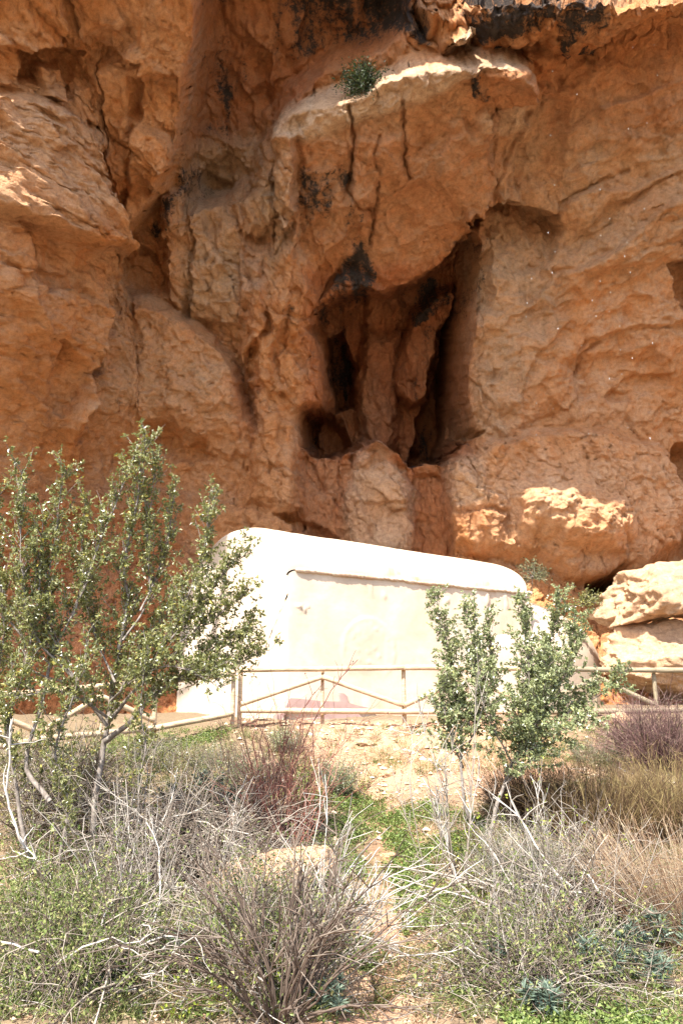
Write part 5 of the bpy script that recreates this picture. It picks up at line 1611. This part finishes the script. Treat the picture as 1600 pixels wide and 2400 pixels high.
# low scrub along the top of the left bank
for i, (px, py, h, lab) in enumerate([(430, 1800, 0.32, 'low grey-green herb clump beside the chapel corner'), (520, 1810, 0.34, 'low herb clump below the fence post'), (350, 1790, 0.36, 'herb clump right of the tree trunk on the bank'),
                                      (470, 1870, 0.34, 'herb clump above the blue-green spurges'), (600, 1830, 0.30, 'herb clump below the first fence bay'), (160, 1830, 0.4, 'herb clump left of the tree trunk'),
                                      (40, 1800, 0.4, 'herb clump at the left edge under the fence'), (1400, 1790, 0.3, 'herb clump above the brown broom')]):
    bush('herb_clump', lab, 'herb', px, py, 170, h, 0.9, M_TWIG, rg, rad=0.002, tint=(0.2, 0.9), twigs=4, grav=0.02, base_r=0.3, leaves=(L_GREY if i % 3 else L_OLIVE, 0.026, 0.012, 0.8, 8), group='herb clumps on the bank')


def spurge(label, px, py, n, h, rg):
    b0 = gp(px, py)
    root = empty('spurge_plant', b0)
    tag(root, label, 'plant', 'blue-green spurges')
    g = Geo(); gl = Geo()
    for i in range(n):
        a = rg.uniform(0, 6.28); s = rg.uniform(0.05, 0.75)
        pts = wander(b0 + np.array([math.cos(a), math.sin(a), 0]) * 0.06 * s, np.array([math.cos(a) * s, math.sin(a) * s, 1]), h * rg.uniform(0.7, 1.15), 6, rg, 0.06, 0.05)
        g.tube(pts, np.linspace(0.006, 0.004, 7), 5, 0.4)
        m = 55
        t = np.sqrt(rg.uniform(0.15, 1, m))
        k = t * 6; i0 = np.clip(k.astype(int), 0, 5); f = (k - i0)[:, None]
        pos = pts[i0] * (1 - f) + pts[i0 + 1] * f
        aa = np.arange(m) * 2.4
        ax = unit(pts[-1] - pts[0])
        o = unit(np.cross(ax, [1, 0.2, 0])); o2 = np.cross(ax, o)
        d = o * np.cos(aa)[:, None] + o2 * np.sin(aa)[:, None] + ax * (0.15 + 0.9 * t[:, None] ** 3)
        blades_mesh(gl, pos, d, 0.075, 0.011, rg, None, 0.15)
    g.build('stems', M_BROOM, root); gl.build('leaves', L_EUPH, root, False)


for (px, py, n, h, lab) in [(405, 1900, 9, 0.28, 'blue-green spurge left of the pair above the stick heap'), (475, 1880, 12, 0.34, 'largest blue-green spurge above the stick heap'), (540, 1910, 10, 0.3, 'blue-green spurge right of the pair above the stick heap'),
                            (1385, 2320, 13, 0.33, 'big blue-green spurge at lower right'), (1480, 2270, 10, 0.3, 'blue-green spurge beside the big one at lower right'), (1570, 2250, 10, 0.36, 'blue-green spurge at the right edge under the straw'),
                            (425, 2300, 7, 0.34, 'blue-green spurge under the tan briar stems'), (770, 2390, 6, 0.2, 'small spurge at the bottom edge near the dark slab'), (1540, 2330, 8, 0.25, 'blue-green spurge at the lower right margin'),
                            (1180, 2290, 6, 0.2, 'small spurge among the pale stalks'), (1290, 2400, 8, 0.2, 'spurge at the bottom edge below the big spurge'), (250, 2330, 6, 0.25, 'spurge hidden in the bottom left twigs')]:
    spurge(lab, px, py, n, h, rg)


# ground-hugging herbs, grass and dry litter: nobody could count these
def scatter_region(polys, n, rg):
    out = []
    for poly, share in polys:
        p = np.array(poly, float)
        lo, hi = p.min(0), p.max(0)
        k = 0; tries = 0
        while k < n * share and tries < 40:
            tries += 1
            q = rg.uniform(lo, hi, (4000, 2))
            ins = np.zeros(len(q), bool)
            for i in range(len(p)):
                a, b = p[i], p[(i + 1) % len(p)]
                if a[1] != b[1]:
                    ins ^= ((a[1] > q[:, 1]) != (b[1] > q[:, 1])) & (q[:, 0] < (b[0] - a[0]) * (q[:, 1] - a[1]) / (b[1] - a[1]) + a[0])
            q = q[ins][:int(n * share - k)]
            out.append(q); k += len(q)
    q = np.vstack(out)
    return q




def gp_many(q):
    """Ground points for many pixels (marching on the smooth ground)."""
    ys = np.linspace(4.2, 14.6, 320)
    dx = (q[:, 0] - 800) / FPX; up = (1200 - q[:, 1]) / FPX
    dy = CP - SP * up; dz = SP + CP * up
    res = np.full(len(q), 14.0)
    done = np.zeros(len(q), bool)
    for y in ys:
        t = y / dy
        hit = (~done) & (dz * t <= ground_z(dx * t, np.full(len(q), y)))
        res[hit] = y; done |= hit
    t = res / dy
    x = dx * t
    return np.stack([x, res, ground_z(x, res)], -1)


def build_cover():
    rg = np.random.default_rng(303)
    # fresh green clover-like patches
    q = scatter_region([([(890, 1930), (1000, 1880), (1140, 1940), (1150, 2080), (1070, 2190), (950, 2200), (920, 2080)], 0.42), ([(740, 1960), (850, 1960), (850, 2120), (800, 2200), (700, 2160)], 0.1), ([(660, 1790), (900, 1850), (930, 1930), (820, 1990), (700, 1900)], 0.22),
                        ([(210, 1740), (400, 1720), (540, 1712), (545, 1735), (420, 1760), (230, 1800)], 0.16), ([(790, 2230), (870, 2230), (860, 2290), (800, 2280)], 0.05), ([(1180, 2330), (1600, 2360), (1600, 2440), (1200, 2440)], 0.1),
                        ([(-20, 1960), (260, 1980), (420, 2120), (380, 2300), (-20, 2400)], 0.2), ([(560, 2180), (800, 2180), (780, 2400), (420, 2400)], 0.08), ([(1080, 2060), (1380, 2080), (1500, 2330), (1050, 2380)], 0.16)], 3000, rg)
    P0 = gp_many(q)
    keep = fbm(P0[:, 0] * 2.2, P0[:, 1] * 2.2, 3.0, 3) > -0.12
    P0 = P0[keep]
    m = 16
    P = np.repeat(P0, m, 0) + rg.normal(size=(len(P0) * m, 3)) * np.array([0.05, 0.05, 0.0])
    P[:, 2] = ground_z(P[:, 0], P[:, 1]) + 0.02 + np.abs(rg.normal(size=len(P))) * 0.035
    g = Geo()
    D = rg.normal(size=(len(P), 3)) * np.array([1, 1, 0.3]) + np.array([0, -0.2, 0.35])
    leaves_mesh(g, P, D, 0.030, 0.022, rg)
    o = g.build('clover', L_HERB, None, False); tag(o, 'fresh green low herbs growing in patches on the bank', None, kind='stuff')
    # grass tufts
    q = scatter_region([([(0, 1720), (1600, 1700), (1600, 1800), (0, 1850)], 0.3), ([(0, 1800), (760, 1780), (760, 2400), (0, 2400)], 0.32), ([(960, 1900), (1600, 1800), (1600, 2400), (960, 2400)], 0.32), ([(760, 1780), (960, 1780), (960, 2400), (760, 2400)], 0.06)], 5200, rg)
    P0 = gp_many(q)
    den = fbm(P0[:, 0] * 1.1, P0[:, 1] * 1.1, 6.0, 3)
    P0 = P0[den > -0.15 + 0.3 * rg.random(len(P0)) - 0.15]
    bankzone = (P0[:, 0] > -0.6) & (P0[:, 0] < 2.2) & (P0[:, 1] > 10.2)
    P0 = P0[~bankzone | (rg.random(len(P0)) < 0.45)]
    m = 13
    P = np.repeat(P0, m, 0) + rg.normal(size=(len(P0) * m, 3)) * np.array([0.035, 0.035, 0.0])
    P[:, 2] = ground_z(P[:, 0], P[:, 1]) + 0.0
    D = rg.normal(size=(len(P), 3)) * np.array([0.5, 0.5, 0.1]) + np.array([0, 0, 1.0])
    green = np.repeat(rg.random(len(P0)) < 0.72, m)
    g = Geo(); blades_mesh(g, P[green], D[green], 0.13, 0.006, rg, None, 0.35)
    o = g.build('grass', L_GRASS, None, False); tag(o, 'thin grey-green grass tufts over the bank', None, kind='stuff')
    g = Geo(); blades_mesh(g, P[~green], D[~green] * np.array([1.6, 1.6, 0.8]), 0.15, 0.005, rg, None, 0.4)
    o = g.build('dry_grass', M_STRAW, None, False); tag(o, 'dry straw-coloured grass over the bank', None, kind='stuff')
    # fallen twigs and dead leaves
    q = scatter_region([([(0, 1780), (760, 1760), (780, 2400), (0, 2400)], 0.5), ([(950, 1850), (1600, 1780), (1600, 2400), (950, 2400)], 0.45), ([(560, 1700), (1000, 1690), (960, 1900), (700, 1900)], 0.05)], 2800, rg)
    P0 = gp_many(q)
    g = Geo()
    a = rg.uniform(0, 6.28, len(P0))
    st = P0.copy(); st[:, 2] += rg.uniform(0.01, 0.1, len(P0))
    pts = wander_many(st, np.stack([np.cos(a), np.sin(a), rg.normal(size=len(a)) * 0.25], -1), rg.uniform(0.1, 0.45, len(a)), 3, rg, 0.15, 0)
    pts[..., 2] = np.maximum(pts[..., 2], ground_z(pts[..., 0], pts[..., 1]) + 0.006)
    add_tubes(g, pts, rg.uniform(0.7, 1.6, (len(a), 1)) * np.linspace(0.0035, 0.0018, 4)[None, :], 3, rg.uniform(0.2, 1.0, len(a)))
    o = g.build('fallen_twigs', M_TWIG, None); tag(o, 'dead twigs littering the ground', None, kind='stuff')
    P = np.repeat(P0, 4, 0) + rg.normal(size=(len(P0) * 4, 3)) * np.array([0.12, 0.12, 0])
    P[:, 2] = ground_z(P[:, 0], P[:, 1]) + 0.012 + rg.random(len(P)) * 0.03
    g = Geo(); leaves_mesh(g, P, rg.normal(size=(len(P), 3)) * np.array([1, 1, 0.2]), 0.035, 0.02, rg)
    o = g.build('leaf_litter', M_STRAW, None, False); tag(o, 'dead leaves littering the ground', None, kind='stuff')


build_cover()

# --- small shrub rooted on the ledge high on the cliff, and sprigs behind the chapel
def cliff_point(px, py):
    """Nearest visible cliff vertex at a photo pixel."""
    P = CLIFF_P.reshape(-1, 3)
    a, b = project(P)
    m = np.nonzero((np.abs(a - px) < 12) & (np.abs(b - py) < 12))[0]
    k = m[np.argmin(P[m, 1])]
    return P[k]


def ledge_shrub(name, label, p, r, n, mat, rg, flat=1.0, leaf=(0.05, 0.02)):
    root = empty(name, p)
    tag(root, label, 'shrub')
    g = Geo(); LP = []; LD = []
    for i in range(n):
        d = unit(rg.normal(size=3) * np.array([1, 0.8, 0.8]) + np.array([0, -0.5, 0.6]))
        pts = wander(p + np.array([0, 0.1, -0.05]), d, r * rg.uniform(0.6, 1.15), 5, rg, 0.15, 0.05)
        g.tube(pts, np.linspace(0.012, 0.003, 6), 4, 0.3)
        m = 46
        k = rg.integers(2, 6, m)
        LP.append(pts[k] + rg.normal(size=(m, 3)) * r * 0.13); LD.append(rg.normal(size=(m, 3)) + d)
    g.build('stems', M_BARK, root)
    gl = Geo(); leaves_mesh(gl, np.vstack(LP), np.vstack(LD), leaf[0], leaf[1], rg); gl.build('crown', mat, root, False)


rg = np.random.default_rng(404)
ledge_shrub('ledge_shrub', 'small dark green shrub rooted on the high rock ledge', cliff_point(842, 205) + np.array([0, -0.1, 0.1]), 0.55, 60, L_DARK, rg, leaf=(0.07, 0.03))
ledge_shrub('ledge_shrub', 'pale leafy sprig growing on the rock behind the nave end', at(1250, 1345, 17.6), 0.42, 16, L_GREY, rg, leaf=(0.06, 0.03))
ledge_shrub('ledge_shrub', 'leafy sprig between the apse top and the big boulder', at(1368, 1412, 17.4), 0.4, 18, L_OLIVE, rg, leaf=(0.06, 0.03))


# --- water dripping from the brow
def build_drops():
    rg = np.random.default_rng(9)
    bm = bmesh.new(); bmesh.ops.create_icosphere(bm, subdivisions=2, radius=1)
    v0 = np.array([q.co[:] for q in bm.verts]); f0 = np.array([[q.index for q in p.verts] for p in bm.faces]); bm.free()
    m = NT('water'); m.b.inputs['Transmission Weight'].default_value = 0.25; m.b.inputs['IOR'].default_value = 1.33
    m.b.inputs['Specular IOR Level'].default_value = 0.8
    M = m.done((0.7, 0.7, 0.7), 0.15)
    g = Geo()
    for i in range(45):
        col = rg.choice([1470, 1520, 1440, 1400, 1360, 1240, 1290, 1500], p=[.2, .12, .2, .14, .12, .08, .08, .06])
        px = col + rg.normal() * 12; py = rg.uniform(30, 1040)
        p = at(px, py, 12.4)
        r = rg.uniform(0.003, 0.006)
        v = v0 * np.array([r, r, r * rg.uniform(2.0, 4.5)]) + p
        g.add(v, None, f0, 0.5)
    o = g.build('falling_water_drops', M, None)
    tag(o, 'bright drops of water falling from the brow of the cliff', None, kind='stuff')


build_drops()
